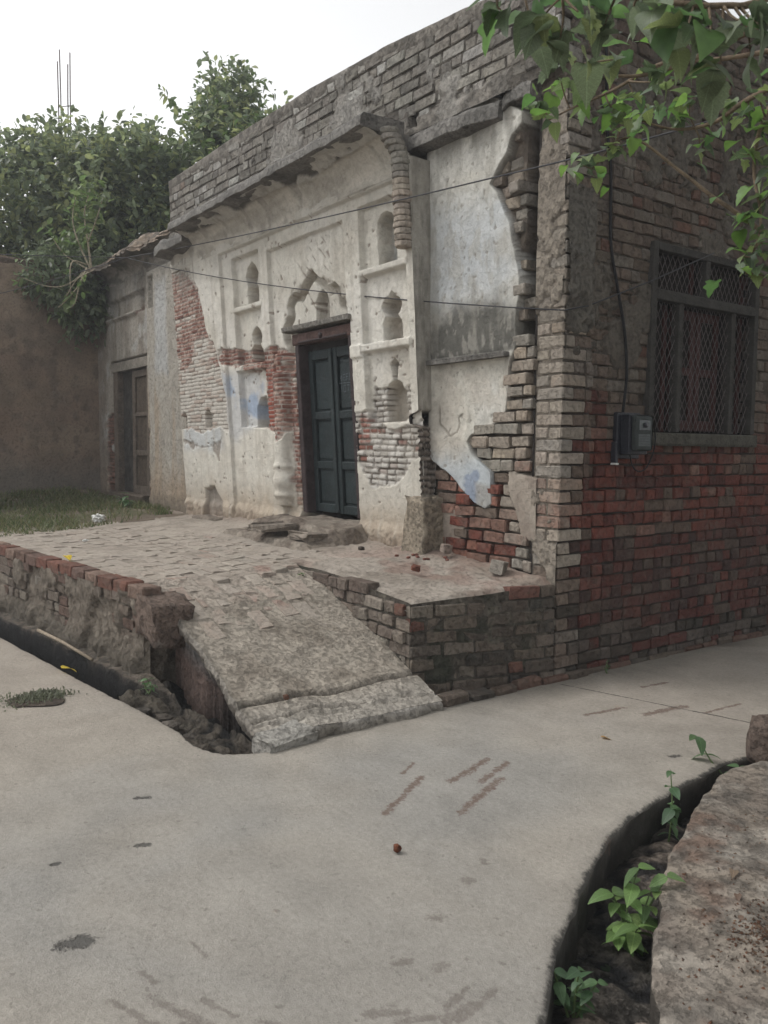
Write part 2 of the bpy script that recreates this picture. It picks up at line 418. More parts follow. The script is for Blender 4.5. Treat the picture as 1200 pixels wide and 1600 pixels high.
def near_pts(n, x0, x1, y0, y1, cx, cy, seed):
    r = np.random.default_rng(seed); out = []
    rad = np.exp(r.uniform(math.log(1.2), math.log(16), n)); an = r.uniform(0, 2 * math.pi, n)
    x = cx + rad * np.cos(an); y = cy + rad * np.sin(an); k = (x > x0) & (x < x1) & (y > y0) & (y < y1)
    return list(zip(x[k], y[k]))

g = mesh('ground', [(-300, -300, -.6), (300, -300, -.6), (300, 300, -.6), (-300, 300, -.6)], [(0, 1, 2, 3)], np.tile((.17, .14, .105), (4, 1)))
tag(link('ground', g, MAT['earth']), kind='structure')

def Yd(X): return -2.45 + .112 * (X + .17)          # road edge along the left drain
def Yf(X): return -2.33 + .109 * (X + 1.37)         # foot of the platform's front wall
EL = [(-16, Yd(-16) - .1), (-8, Yd(-8)), (-4, Yd(-4)), (-2.2, Yd(-2.2)), (-1.3, Yd(-1.3)), (-.55, Yd(-.55)), (-.2, -2.49), (-.02, -2.40), (.06, -2.25)]
EL = ragged(resample(smooth2(EL), .03), .014, 6, 3)
EB = [(.03, -1.05), (.04, -.5), (.045, 0.), (.03, 1.), (.02, 2.5), (.0, 6.), (0., 14.)]
ER = [(2.6, 14), (2.35, 6), (2.05, 2.5), (1.78, .8), (1.62, .05), (1.52, -.34), (1.53, -.52), (1.56, -.85), (1.63, -1.26), (1.74, -1.62), (1.89, -1.92), (2.07, -2.25), (2.32, -2.58), (2.7, -3.0), (3.6, -3.7), (6, -5.2), (10, -8)]
ER = ragged(resample(smooth2(ER), .013), .018, 6, 5)
bound = EL + EB + ER + [(10, -14), (-16, -14)]
def off(P, d):
    A = np.array(P); t = np.gradient(A, axis=0); t /= np.linalg.norm(t, axis=1)[:, None] + 1e-9
    return [(a[0] + b[1] * d, a[1] - b[0] * d) for a, b in zip(A, t)]
pts = near_pts(9000, -15.5, 9.5, -13.5, 13.5, 2.2, -3., 1)
for d in (.008, .018, .032, .05, .075): pts += off(EL, d)[::2] + off(ER, d)
pts = [p for p in pts]
def road_z(x, y):
    d = np.minimum(dist_near(x, y, EL), dist_near(x, y, ER))
    return .010 * (fbm(x * .9, y * .9, 2, 3) - .5) + .004 * (fbm(x * 7, y * 7, 4, 3) - .5) - .016 * np.exp(-d / .02) - .03 * ss(1., 4., y) * ss(.8, 0, x)
def road_c(x, y):
    c = np.tile((.292, .268, .232), (len(x), 1)); n = fbm(x * 1.1, y * 1.1, 8, 4); c = mix(c, (.262, .25, .228), ss(.4, .7, n))
    c = mix(c, (.305, .28, .245), ss(.55, .8, fbm(x * .5, y * .5, 12, 3))); c = mix(c, (.31, .272, .228), ss(.6, -2.2, x + .6 * (n - .5)) * .8); c = mix(c, (.29, .25, .21), ss(-1.4, .5, y + .5 * (n - .5)) * .5)
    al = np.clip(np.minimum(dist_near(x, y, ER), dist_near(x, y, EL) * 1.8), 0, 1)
    d = dist_poly(x, y, EB); c = mix(c, (.13, .12, .1), ss(.35, .0, d + .3 * (fbm(x * 4, y * 4, 9, 3) - .5)) * .6)
    return np.column_stack([c, al])
def road_mat():
    m, nt, b = mat_base('road_concrete', .9, .25)
    vec = nd(nt, 'ShaderNodeNewGeometry').outputs['Position']
    c = nd(nt, 'ShaderNodeVertexColor', layer_name='Col').outputs[0]
    vc = nt.nodes[-1]; n1 = noise(nt, vec, 3.5, 7, .65); n2 = noise(nt, vec, 45, 5, .7); n3 = noise(nt, vec, 220, 3, .6)
    f = math_(nt, 'ADD', ramp(nt, n1, .3, .7, .86, 1.12), math_(nt, 'ADD', ramp(nt, n2, .3, .7, -.14, .14), ramp(nt, n3, .3, .7, -.13, .13)))
    c = vmul(nt, c, f)
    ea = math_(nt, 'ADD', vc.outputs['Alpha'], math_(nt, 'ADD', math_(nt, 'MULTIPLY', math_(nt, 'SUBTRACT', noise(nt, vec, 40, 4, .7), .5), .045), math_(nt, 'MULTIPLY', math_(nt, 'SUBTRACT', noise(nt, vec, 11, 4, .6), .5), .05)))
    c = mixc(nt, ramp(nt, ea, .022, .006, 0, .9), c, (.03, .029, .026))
    n6 = noise(nt, vec, 17, 7, .8, .6); c = vmul(nt, c, ramp(nt, n6, .32, .44, .80, 1.0)); n7 = noise(nt, vec, 1.3, 6, .7, .8); c = vmul(nt, c, ramp(nt, n7, .5, .7, 1.0, .84))
    mpx = nd(nt, 'ShaderNodeMapping'); mpx.inputs['Rotation'].default_value = (0, 0, .5); mpx.inputs['Scale'].default_value = (2.5, 22, 1); nt.links.new(vec, mpx.inputs['Vector']); n8 = noise(nt, mpx.outputs[0], 1.0, 6, .75); c = vmul(nt, c, ramp(nt, n8, .55, .75, 1.0, .86))
    sp = noise(nt, vec, 28, 2, .5); c = mixc(nt, ramp(nt, sp, .66, .73, 0, .5), c, (.13, .115, .1))
    # broom marks, oily smears and worn spots left on the slab
    wob = noise(nt, vec, 16, 4, .7); wob2 = noise(nt, vec, 60, 3, .7)
    sx = nd(nt, 'ShaderNodeSeparateXYZ'); nt.links.new(vec, sx.inputs[0]); X, Y = sx.outputs[0], sx.outputs[1]
    def capsule(x0, y0, x1, y1, r, soft=.02):
        ex, ey = x1 - x0, y1 - y0; L2 = ex * ex + ey * ey + 1e-9
        wx = math_(nt, 'SUBTRACT', X, x0); wy = math_(nt, 'SUBTRACT', Y, y0)
        t = nd(nt, 'ShaderNodeClamp'); nt.links.new(math_(nt, 'DIVIDE', math_(nt, 'ADD', math_(nt, 'MULTIPLY', wx, ex), math_(nt, 'MULTIPLY', wy, ey)), L2), t.inputs[0])
        dx = math_(nt, 'SUBTRACT', wx, math_(nt, 'MULTIPLY', t.outputs[0], ex)); dy = math_(nt, 'SUBTRACT', wy, math_(nt, 'MULTIPLY', t.outputs[0], ey))
        d = math_(nt, 'SQRT', math_(nt, 'ADD', math_(nt, 'MULTIPLY', dx, dx), math_(nt, 'MULTIPLY', dy, dy)))
        d = math_(nt, 'ADD', d, math_(nt, 'ADD', math_(nt, 'MULTIPLY', math_(nt, 'SUBTRACT', wob2, .5), r * 2.4), math_(nt, 'MULTIPLY', math_(nt, 'SUBTRACT', wob, .5), r * 3.2)))
        return ramp(nt, d, r * 1.1, r * .45, 0, 1)
    S = [(1.01, -2.16, .80, -1.80, .022), (.71, -1.84, .64, -1.72, .012), (.92, -1.72, .81, -1.38, .024), (1.0, -1.6, .9, -1.33, .022),
         (1.19, -1.89, 1.03, -1.5, .026), (.62, -.42, .66, -.12, .018), (.82, -.11, .85, .21, .034), (.45, .35, .47, .58, .018), (1.0, .2, 1.02, .55, .014)]
    acc = None
    for s in S:
        k = capsule(*s); acc = k if acc is None else math_(nt, 'MAXIMUM', acc, k)
    brk = ramp(nt, noise(nt, vec, 38, 6, .75), .38, .52, .5, 1); c = mixc(nt, math_(nt, 'MULTIPLY', math_(nt, 'MULTIPLY', acc, brk), .9), c, (.125, .085, .068))
    S2 = [(x0_, y0_, x1_, y1_, r_ * 1.5) for x0_, y0_, x1_, y1_, r_ in [(1.42, -3.21, 1.51, -3.2, .007), (1.47, -3.39, 1.54, -3.37, .008), (1.6, -3.41, 1.80, -3.32, .012), (2.15, -2.78, 2.14, -2.68, .012), (2.17, -2.76, 2.13, -2.58, .01), (2.11, -2.75, 2.08, -2.65, .01),
          (1.69, -3.29, 1.80, -3.25, .008), (1.86, -3.2, 1.95, -3.13, .007), (1.55, -3.5, 1.66, -3.46, .01), (1.87, -2.75, 1.88, -2.71, .012), (1.96, -2.66, 1.96, -2.64, .014), (1.75, -2.5, 1.76, -2.49, .016), (1.62, -2.25, 1.63, -2.24, .018), (1.55, -2.1, 1.56, -2.1, .016), (1.75, -3.38, 1.9, -3.3, .012), (1.68, -3.46, 1.78, -3.42, .012), (2.0, -2.95, 2.06, -2.86, .012), (2.08, -2.9, 2.12, -2.8, .01)]]
    acc = None
    for s in S2:
        k = capsule(*s); acc = k if acc is None else math_(nt, 'MAXIMUM', acc, k)
    c = mixc(nt, math_(nt, 'MULTIPLY', math_(nt, 'MULTIPLY', acc, brk), .75), c, (.15, .13, .115))
    S3 = [(.27, -2.98, .29, -2.94, .016), (.70, -3.13, .715, -3.09, .014), (.67, -3.44, .67, -3.42, .01), (1.32, -.58, 1.33, -.53, .016), (1.20, -3.53, 1.22, -3.49, .036)]
    acc2 = None
    for s in S3:
        k = capsule(*s); acc2 = k if acc2 is None else math_(nt, 'MAXIMUM', acc2, k)
    c = mixc(nt, math_(nt, 'MULTIPLY', acc2, .8), c, (.05, .048, .045))
    jl = capsule(.10, -.05, 2.2, .52, .007); c = mixc(nt, math_(nt, 'MULTIPLY', jl, .9), c, (.05, .045, .04))
    rd = ramp(nt, noise(nt, vec, 2.2, 5, .7), .68, .76, 0, .35); c = mixc(nt, rd, c, (.34, .2, .14))
    nt.links.new(c, b.inputs['Base Color'])
    h = math_(nt, 'ADD', math_(nt, 'MULTIPLY', n2, .6), math_(nt, 'ADD', math_(nt, 'MULTIPLY', n3, .4), math_(nt, 'MULTIPLY', math_(nt, 'MAXIMUM', jl, acc2), -1.2)))
    bump(nt, b, h, .010)
    return m
MAT['road'] = road_mat()
sheet('road', bound, pts, road_z, road_c, MAT['road'], (EL, ER), .34)

# left drain: a shelf of mortar at the wall foot, then a black channel
def drain_l(U, V):
    n = fbm(U * 6, V * 6, 21, 4); n2 = fbm(U * 18, V * 18, 22, 3)
    sh = (.105 + .05 * (fbm(U * 2, V * 0, 5, 3) - .5)) * ss(-.95, -1.45, U) - .03 * ss(-1.3, -1.0, U)
    z = np.where(V < sh, .10 - .35 * V + .03 * (n - .5), -.17 + .05 * n)
    z = z * 1.0; edge = ss(sh - .006, sh + .03, V); z = (.085 - .3 * V + .035 * (n - .5)) * (1 - edge) + (-.24 + .06 * n + .02 * n2 + .11 * ss(-1.5, -.9, U)) * edge
    z = z - .10 * ss(-1.5, -.9, U) * (1 - edge) + .05 * (n2 - .5) * ss(-1.5, -.9, U)
    C = np.tile((.15, .125, .10), U.shape + (1,)); C = mix(C, (.09, .078, .064), ss(.35, .65, n2))
    C = mix(C, (.010, .010, .010), ss(sh - .022, sh + .004, V + .02 * (n - .5))); C = mix(C, (.085, .074, .06), ss(.45, .7, n) * ss(sh + .06, sh + .12, V) * .8); C = mix(C, (.10, .085, .068), ss(-1.45, -.95, U) * ss(.3, .6, n2) * .9)
    return z, C
u = np.concatenate([np.arange(-10, -4, .08), np.arange(-4, .02, .018)])
o = hfield('drain', u, np.arange(-.02, .36, .0065), drain_l, lambda U, V, D: (U, Yf(U) - V, D), MAT['muck']); tag(o, kind='structure')
# hollow below the side of the ramp
def hollow(U, V):
    n = fbm(U * 8, V * 8, 31, 4); z = -.15 + .13 * n - .06 * ss(-.9, -.3, U) + .16 * ss(-1.0, -1.35, U) * n
    C = np.tile((.05, .044, .038), U.shape + (1,)); C = mix(C, (.11, .095, .075), ss(.45, .65, n)); C = mix(C, (.012, .012, .012), ss(-2.36, -2.2, V)); return z, C  # muck, blackened under the slab edge: shade put into the colour
o = hfield('drain', np.arange(-1.3, .1, .02), np.arange(-2.56, -1.9, .02), hollow, lambda U, V, D: (U, V, D - .012), MAT['muck']); tag(o, kind='structure')
# right drain
BK = [(2.6, 10), (2.4, 5), (2.05, 2.2), (1.86, .8), (1.76, .0), (1.66, -.35), (1.64, -.61), (1.72, -.9), (1.83, -1.19), (1.97, -1.5), (2.10, -1.76), (2.22, -1.92), (2.31, -2.08), (2.49, -2.32), (2.85, -2.7), (3.7, -3.4), (6.1, -4.9), (10, -7.6)]
BK = ragged(resample(smooth2(BK), .02), .03, 7, 15)
def drain_r(U, V):
    n = fbm(U * 5, V * 5, 41, 5); n2 = fbm(U * 16, V * 16, 43, 3); z = -.245 + .12 * n + .05 * n2
    C = np.tile((.075, .068, .06), U.shape + (1,)); C = mix(C, (.21, .175, .145), ss(.44, .6, n)); C = mix(C, (.016, .017, .02), ss(.55, .35, n2) * .9); return z, C
o = hfield('drain', np.arange(1.3, 4.2, .022), np.arange(-3.9, .3, .022), drain_r, lambda U, V, D: (U, V, D), MAT['muck']); tag(o, kind='structure')
wm, wnt, wb = mat_base('dirty_water', .06, .6); wb.inputs['Base Color'].default_value = (.012, .014, .016, 1)
o = link('water', mesh('water', [(1.2, -4, -.195), (4.2, -4, -.195), (4.2, .2, -.195), (1.2, .2, -.195)], [(0, 1, 2, 3)]), wm); tag(o, kind='structure')
# bank of packed earth and old mortar on the right
bb = BK + [(14, -7.6), (14, 10)]
bp = near_pts(7000, 1.7, 13.5, -7, 9.5, 2.6, -1.8, 9) + [(float(a), float(b)) for a, b in np.random.default_rng(10).uniform((1.75, -2.8), (3.2, 0.3), (9000, 2))] + off(BK, -.015)[::2] + off(BK, -.04)[::2] + off(BK, .015)[::2] + off(BK, .04)[::2]
def bank_z(x, y):
    d = dist_near(x, y, BK)
    return .045 + .08 * ss(.2, 1.8, d) + .03 * (fbm(x * 2.2, y * 2.2, 61, 4) - .5) * ss(0, .3, d) + .020 * (fbm(x * 9, y * 9, 62, 4) - .5) + .010 * (fbm(x * 30, y * 30, 64, 3) - .5) - .010 * np.exp(-d / .010)
def bank_c(x, y):
    n = fbm(x * 2, y * 2, 63, 5); c = np.tile((.245, .21, .172), (len(x), 1)); c = mix(c, (.30, .275, .24), ss(-1.9, -2.5, y + .5 * (n - .5)))
    c = mix(c, (.15, .125, .105), ss(.5, .7, fbm(x * 5, y * 5, 65, 4)) * .7); c = mix(c, (.13, .075, .055), ss(.60, .72, fbm(x * 6, y * 6, 67, 4)) * .6); c = mix(c, (.11, .10, .088), ss(.52, .62, fbm(x * 13, y * 13, 69, 4)) * .6); c = mix(c, (.36, .33, .285), ss(.6, .7, fbm(x * 8, y * 8, 66, 4)) * .5)
    c = mix(c, (.12, .062, .04), ss(.16, .02, np.hypot(x - 2.57, y + 1.72) + .12 * (fbm(x * 12, y * 12, 68, 3) - .5)) * .9)
    return c
sheet('earth_bank', bb, bp, bank_z, bank_c, MAT['earth'], (BK,), .4, skirtcol=(.03, .027, .023))

# ================================================================== HOUSE
BASE_Z = .8
def lean(z): return -.10 - .065 * (z - BASE_Z)      # the bay leans out over the platform
def lakh(U, V, h=.043, L=.16, seed=0, gap=.0075):
    """thin old bricks: joint mask (0 in the joint) and a random value for each brick"""
    w_ = V + .03 * (fbm(U * 2.5, V * 2.5, seed + 5, 4) - .5); U = U + .03 * (fbm(U * 4, V * 4, seed + 6, 3) - .5)
    r = np.floor(w_ / h); ofs = _hash(r, r * 0, seed) * L; k = np.floor((U + ofs) / L)
    fu = (U + ofs) / L - k; fv = w_ / h - r
    du = np.minimum(fu, 1 - fu) * L; dv = np.minimum(fv, 1 - fv) * h
    return ss(gap * .35, gap, np.minimum(du, dv)), _hash(k, r, seed + 3)
P_STRIP = [(-6.1, 3.68), (-5.52, 3.64), (-5.27, 3.33), (-5.17, 2.86), (-4.97, 2.73), (-4.79, 2.26), (-4.78, 1.75), (-6.11, 1.76)]
P_REDS = [(-6.1, 3.65), (-5.49, 3.56), (-5.2, 3.15), (-5.17, 2.86), (-4.72, 2.71), (-4.65, 2.46), (-5.1, 2.48), (-5.28, 2.65), (-5.63, 2.57), (-5.89, 2.4), (-6.1, 2.57)]
P_WWS = [(-5.53, 2.81), (-5.25, 2.81), (-4.81, 2.64), (-4.83, 2.57), (-5.44, 2.59), (-5.53, 2.45), (-5.68, 2.5)]
P_REDD = [(-4.4, 2.49), (-4.27, 2.55), (-3.98, 2.57), (-3.93, 2.47), (-3.82, 2.56), (-3.37, 2.55), (-3.30, 2.42), (-3.34, 1.75), (-3.55, 1.6), (-3.74, 1.71), (-3.91, 1.8), (-3.86, 2.2), (-3.94, 2.33), (-4.38, 2.35)]
P_REDW = [(-4.9, 2.66), (-4.5, 2.62), (-4.0, 2.56), (-3.9, 2.42), (-4.4, 2.40), (-4.9, 2.5)]
P_JAMB = [(-3.40, 2.5), (-3.2, 2.5), (-3.2, .94), (-3.40, .94)]
P_EXPR = [(-2.25, 1.86), (-2.01, 1.88), (-1.79, 1.73), (-1.45, 1.72), (-1.25, 1.86), (-1.25, 1.56), (-1.47, 1.46), (-1.69, 1.25), (-2.07, 1.17), (-2.25, 1.45)]
P_WWN3 = [(-2.07, 2.1), (-1.5, 2.08), (-1.5, 1.77), (-2.07, 1.75)]
P_REDR = [(-2.2, 1.83), (-2.05, 1.82), (-2.06, 1.61), (-2.2, 1.61)]
P_BLUE = [(-4.84, 2.4), (-4.23, 2.36), (-3.98, 2.27), (-3.98, 1.9), (-4.2, 1.79), (-4.69, 1.6), (-4.85, 1.97)]
P_PEEL = [(-6.08, 1.72), (-5.79, 1.66), (-5.42, 1.6), (-4.9, 1.68), (-4.95, 1.5), (-5.05, 1.27), (-5.25, 1.5), (-5.81, 1.5), (-6.04, 1.58)]
P_HOLE = [(-5.5, 1.06), (-5.23, 1.08), (-5.02, .92), (-5.02, .66), (-5.5, .66)]
P_ARCH = [(-3.40, 2.44), (-3.50, 2.6), (-3.52, 2.72), (-3.45, 2.8), (-3.39, 2.84), (-3.41, 2.92), (-3.36, 3.0), (-3.27, 3.04), (-3.18, 3.02), (-3.12, 3.08), (-3.04, 3.13), (-2.93, 3.2), (-2.84, 3.12), (-2.74, 3.07), (-2.66, 3.01), (-2.55, 3.02), (-2.47, 2.96), (-2.45, 2.87), (-2.37, 2.83), (-2.31, 2.76), (-2.29, 2.62), (-2.3, 2.44)]
P_ANICHE = [(-2.92, 2.69), (-2.92, 2.9), (-2.87, 2.97), (-2.80, 3.0), (-2.73, 2.95), (-2.70, 2.88), (-2.70, 2.69)]
NICHES = [
    [(-1.87, 3.06), (-1.88, 3.2), (-1.89, 3.3), (-1.88, 3.4), (-1.82, 3.45), (-1.76, 3.46), (-1.69, 3.43), (-1.64, 3.35), (-1.64, 3.26), (-1.66, 3.21), (-1.64, 3.15), (-1.64, 3.06)],
    [(-1.84, 2.45), (-1.85, 2.58), (-1.8, 2.64), (-1.83, 2.67), (-1.86, 2.72), (-1.81, 2.78), (-1.75, 2.79), (-1.72, 2.83), (-1.69, 2.79), (-1.63, 2.76), (-1.60, 2.71), (-1.63, 2.66), (-1.67, 2.64), (-1.61, 2.58), (-1.60, 2.45)],
    [(-1.86, 1.78), (-1.86, 2.02), (-1.81, 2.08), (-1.73, 2.12), (-1.64, 2.09), (-1.60, 2.02), (-1.60, 1.78)],
    [(-1.76, 2.2), (-1.78, 2.25), (-1.72, 2.29), (-1.67, 2.25), (-1.69, 2.2), (-1.70, 2.13), (-1.74, 2.13)],
    [(-4.24, 3.05), (-4.25, 3.2), (-4.22, 3.24), (-4.27, 3.34), (-4.22, 3.42), (-4.13, 3.47), (-4.05, 3.42), (-4.0, 3.34), (-4.04, 3.24), (-4.01, 3.2), (-4.01, 3.05)],
    [(-4.24, 2.45), (-4.23, 2.58), (-4.16, 2.64), (-4.2, 2.68), (-4.21, 2.74), (-4.16, 2.78), (-4.09, 2.81), (-4.03, 2.77), (-3.99, 2.71), (-4.01, 2.65), (-4.05, 2.63), (-3.98, 2.56), (-3.97, 2.45)],
    [(-4.2, 1.77), (-4.19, 1.97), (-4.11, 2.07), (-3.98, 2.09), (-3.93, 2.01), (-3.93, 1.77)],
    [(-6.08, 1.78), (-6.08, 1.92), (-6.0, 1.99), (-5.92, 1.92), (-5.92, 1.78)],
    [(-5.38, 1.78), (-5.38, 1.93), (-5.28, 2.0), (-5.18, 1.93), (-5.18, 1.78)]]
LP = (-4.48, -3.88); RP = (-2.08, -1.46)
def bay(U, V):
    n0 = fbm(U * 1.1, V * 1.1, 70, 3); n1 = fbm(U * 4, V * 4, 71, 4); n2 = fbm(U * 13, V * 13, 72, 4); n3 = fbm(U * 30, V * 30, 73, 3)
    d = .014 * (n0 - .5) + .004 * (n1 - .5) + .002 * (n2 - .5)
    W = np.array((.60, .575, .51)); C = np.tile(W, U.shape + (1,)); C = mix(C, (.52, .49, .43), ss(.4, .7, n1)); C = mix(C, (.64, .62, .57), ss(.55, .75, n0) * .6)
    sf = .008
    d = d - .035 * ss(sf, -sf, rect(U, V, -4.72, -1.36 + 1, 0, 3.64 + .012 * (n1 - .5)))
    for x0, x1 in (LP, RP):
        for z0, z1 in ((3.05, 3.55), (2.44, 2.985), (1.775, 2.365)): d = d - .055 * ss(sf, -sf, rect(U, V, x0, x1, z0, z1) + .006 * (n2 - .5))
        d = d + .010 * ss(.008, -.008, rect(U, V, x0 - .03, x1 + .03, 2.995, 3.045)) + .014 * ss(.008, -.008, rect(U, V, x0 - .03, x1 + .03, 2.37, 2.435))
    d = d + .018 * ss(.008, -.008, rect(U, V, -2.28, -2.1, 2.33, 2.44))
    d = d - .04 * ss(sf, -sf, rect(U, V, -3.70, -2.32, 2.3, 3.5 + .01 * (n1 - .5)))
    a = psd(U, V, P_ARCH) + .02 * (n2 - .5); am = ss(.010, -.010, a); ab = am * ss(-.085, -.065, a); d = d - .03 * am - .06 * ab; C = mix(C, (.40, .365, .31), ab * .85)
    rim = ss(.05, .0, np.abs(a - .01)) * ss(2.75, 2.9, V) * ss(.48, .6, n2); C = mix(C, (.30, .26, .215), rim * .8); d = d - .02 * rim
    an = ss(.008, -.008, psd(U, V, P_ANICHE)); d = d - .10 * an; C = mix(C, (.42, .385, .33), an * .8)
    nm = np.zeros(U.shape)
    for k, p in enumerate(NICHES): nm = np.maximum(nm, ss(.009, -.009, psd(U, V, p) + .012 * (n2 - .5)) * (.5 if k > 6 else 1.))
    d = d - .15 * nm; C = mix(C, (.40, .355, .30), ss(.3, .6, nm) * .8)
    tn = ss(.5, .9, nm) * ss(-1.9, -1.85, U) * ss(3.05, 3.1, V); C = mix(C, (.40, .42, .41), tn * .7)
    # engaged colonnette beside the door
    xc = -3.50 - .06 * (2.45 - V) / 1.48; rr = .125 + .02 * np.exp(-((V - 1.37) / .03) ** 2) + .03 * np.exp(-((V - 1.22) / .07) ** 2) + .025 * np.exp(-((V - 1.08) / .03) ** 2) + .02 * np.exp(-((V - 2.4) / .03) ** 2)
    q = np.clip(1 - ((U - xc) / rr) ** 2, 0, 1); cm = ss(2.5, 2.47, V) * ss(.96, .98, V); d = d + np.sqrt(q) * rr * .85 * cm
    # exposed brick
    e = np.minimum(psd(U, V, P_STRIP), np.minimum(psd(U, V, P_REDD), np.minimum(psd(U, V, P_REDW), psd(U, V, P_JAMB)))) + .13 * (n1 - .5) + .05 * (n2 - .5)
    e = np.minimum(e, rect(U, V, -4.62, -4.35, 2.42, 2.60) + .05 * (n2 - .5)); em = ss(.008, -.008, e)
    j, b = lakh(U, V, seed=80); j2, b2 = lakh(U, V, .048, .115, seed=90, gap=.011)
    red = np.minimum(np.minimum(psd(U, V, P_REDS), psd(U, V, P_REDD)), np.minimum(psd(U, V, P_JAMB), psd(U, V, P_REDW))) + .16 * (n1 - .5) + .12 * (n2 - .5); red = np.maximum(red, -(psd(U, V, P_WWS) + .05 * (n2 - .5)))
    rm = ss(.02, -.03, red) * ss(.18, .3, b * .6 + n2 * .4)
    bc = np.tile((.50, .47, .42), U.shape + (1,)); bc = mix(bc, (.40, .33, .28), ss(.55, .95, b)); redc = mix(np.tile((.205, .092, .07), U.shape + (1,)), (.36, .25, .205), ss(.38, .62, n3)); redc = mix(redc, (.15, .07, .056), ss(.6, 1., b)); bc = bc * (1 - rm[..., None]) + redc * rm[..., None]
    jm = mix(np.tile((.20, .165, .14), U.shape + (1,)), (.40, .37, .33), ss(.35, .6, n2)); bc = bc * j[..., None] + jm * (1 - j[..., None])
    C = C * (1 - em[..., None]) + bc * em[..., None]; d = d - em * (.013 + .008 * (1 - j) - .008 * (b - .5) + .004 * (n3 - .5))
    hot = ss(.03, -.02, rect(U, V, -3.93, -3.62, 1.78, 2.34) + .04 * (n2 - .5)) * em; C = mix(C, (.27, .07, .046), hot * j * .8 * ss(.3, .5, n2 + .1))
    # broken masonry right of the door
    x = np.minimum(psd(U, V, P_EXPR) + .10 * (n1 - .5), psd(U, V, P_WWN3) + .12 * (n2 - .5) + .03); xm = ss(.01, -.01, x) * (1 - ss(.4, .6, nm))
    xc_ = mix(np.tile((.46, .435, .40), U.shape + (1,)), (.32, .29, .25), ss(.5, 1, b2)); rrm = ss(.03, -.03, psd(U, V, P_REDR) + .1 * (n2 - .5)) + ss(.86, .9, b2) * ss(1.8, 1.7, V); xc_ = mix(xc_, (.24, .10, .075), rrm * .9)
    xj = mix(np.tile((.13, .11, .09), U.shape + (1,)), (.42, .39, .35), ss(.42, .6, n2)); xc_ = mix(xc_, (.52, .50, .46), ss(.45, .65, n1) * .7); xc_ = xc_ * j2[..., None] + xj * (1 - j2[..., None]); C = C * (1 - xm[..., None]) + xc_ * xm[..., None]
    d = d - xm * (.012 + .012 * (1 - j2) + .022 * (b2 - .5) * ss(1.86, 1.7, V) + .02 * (n2 - .5))
    # stains and wear of the limewash
    C = mix(C, (.42, .45, .50), ss(.06, -.1, psd(U, V, P_BLUE) + .15 * (n1 - .5)) * .45 * (1 - em)); C = mix(C, (.27, .36, .50), ss(.05, -.1, psd(U, V, P_BLUE) + .25 * (n1 - .5)) * ss(.45, .62, n1) * .7 * (1 - em))
    C = mix(C, (.42, .47, .52), ss(.1, -.05, rect(U, V, -6.0, -4.9, 1.55, 1.8) + .1 * (n1 - .5)) * .5 * (1 - em))
    pl = ss(.02, -.02, psd(U, V, P_PEEL) + .10 * (n2 - .5) + .05) ; C = mix(C, (.27, .235, .20), pl * .85); d = d - .012 * pl
    hl = ss(.02, -.02, psd(U, V, P_HOLE) + .06 * (n1 - .5)); C = mix(C, (.22, .19, .16), hl * .9); d = d - .05 * hl
    C = mix(C, (.36, .29, .215), ss(1.28, .85, V + .35 * (n1 - .5)) * .8 * (1 - hl)); C = mix(C, (.22, .17, .13), ss(.95, .72, V + .2 * (n2 - .5)) * .8)
    C = mix(C, (.33, .31, .27), ss(3.3, 3.75, V + .25 * (fbm(U * 9, V * .8, 95, 3) - .5)) * .55)
    C = mix(C, (.22, .20, .175), ss(.56, .72, fbm(U * 10, V * .7, 96, 3)) * ss(3.1, 3.7, V) * ss(-5.0, -5.3, U) * .8)
    C = mix(C, (.42, .385, .33), ss(.58, .72, fbm(U * 14, V * 1.2, 99, 3)) * .35 * (1 - em))
    ch = ss(.80, .83, fbm(U * 20, V * 20, 97, 2)) * (1 - nm); C = mix(C, (.25, .21, .175), ch * .8 * (1 - em)); d = d - .008 * ch
    ck = ss(.74, .80, fbm((U + V) * 26, (V - U * .7) * 7, 98, 2)) * ss(.75, .25, np.hypot(U + 2.75, V - 3.02)); C = mix(C, (.24, .2, .165), ck * .85); d = d - .008 * ck
    d = d + .03 * ss(.95, .85, V + .05 * (n1 - .5)) + .05 * (n2 - .5) * ss(1.0, .75, V)
    do = ss(.006, -.006, rect(U, V, -3.27 + .02 * (n2 - .5), -2.27 + .03 * (n1 - .5), 0, 2.66)); d = d * (1 - do) - .5 * do; C = mix(C, (.05, .045, .04), ss(.9, 1, do))
    rv = ss(.15, .85, do) * ss(1, .85, do); C = mix(C, (.33, .29, .25), rv)
    return d, C

house = empty('old_house', (-3, 0, 0))
tag(house, 'old single-storey brick house with peeling whitewashed front and cracked corner', 'house')
bu = np.arange(-6.08, -1.325, .0088); bv = np.arange(.60, 3.78, .0088)
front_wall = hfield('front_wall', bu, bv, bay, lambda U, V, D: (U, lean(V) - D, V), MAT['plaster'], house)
front_wall['label'] = 'whitewashed front bay with niches and exposed red brick'
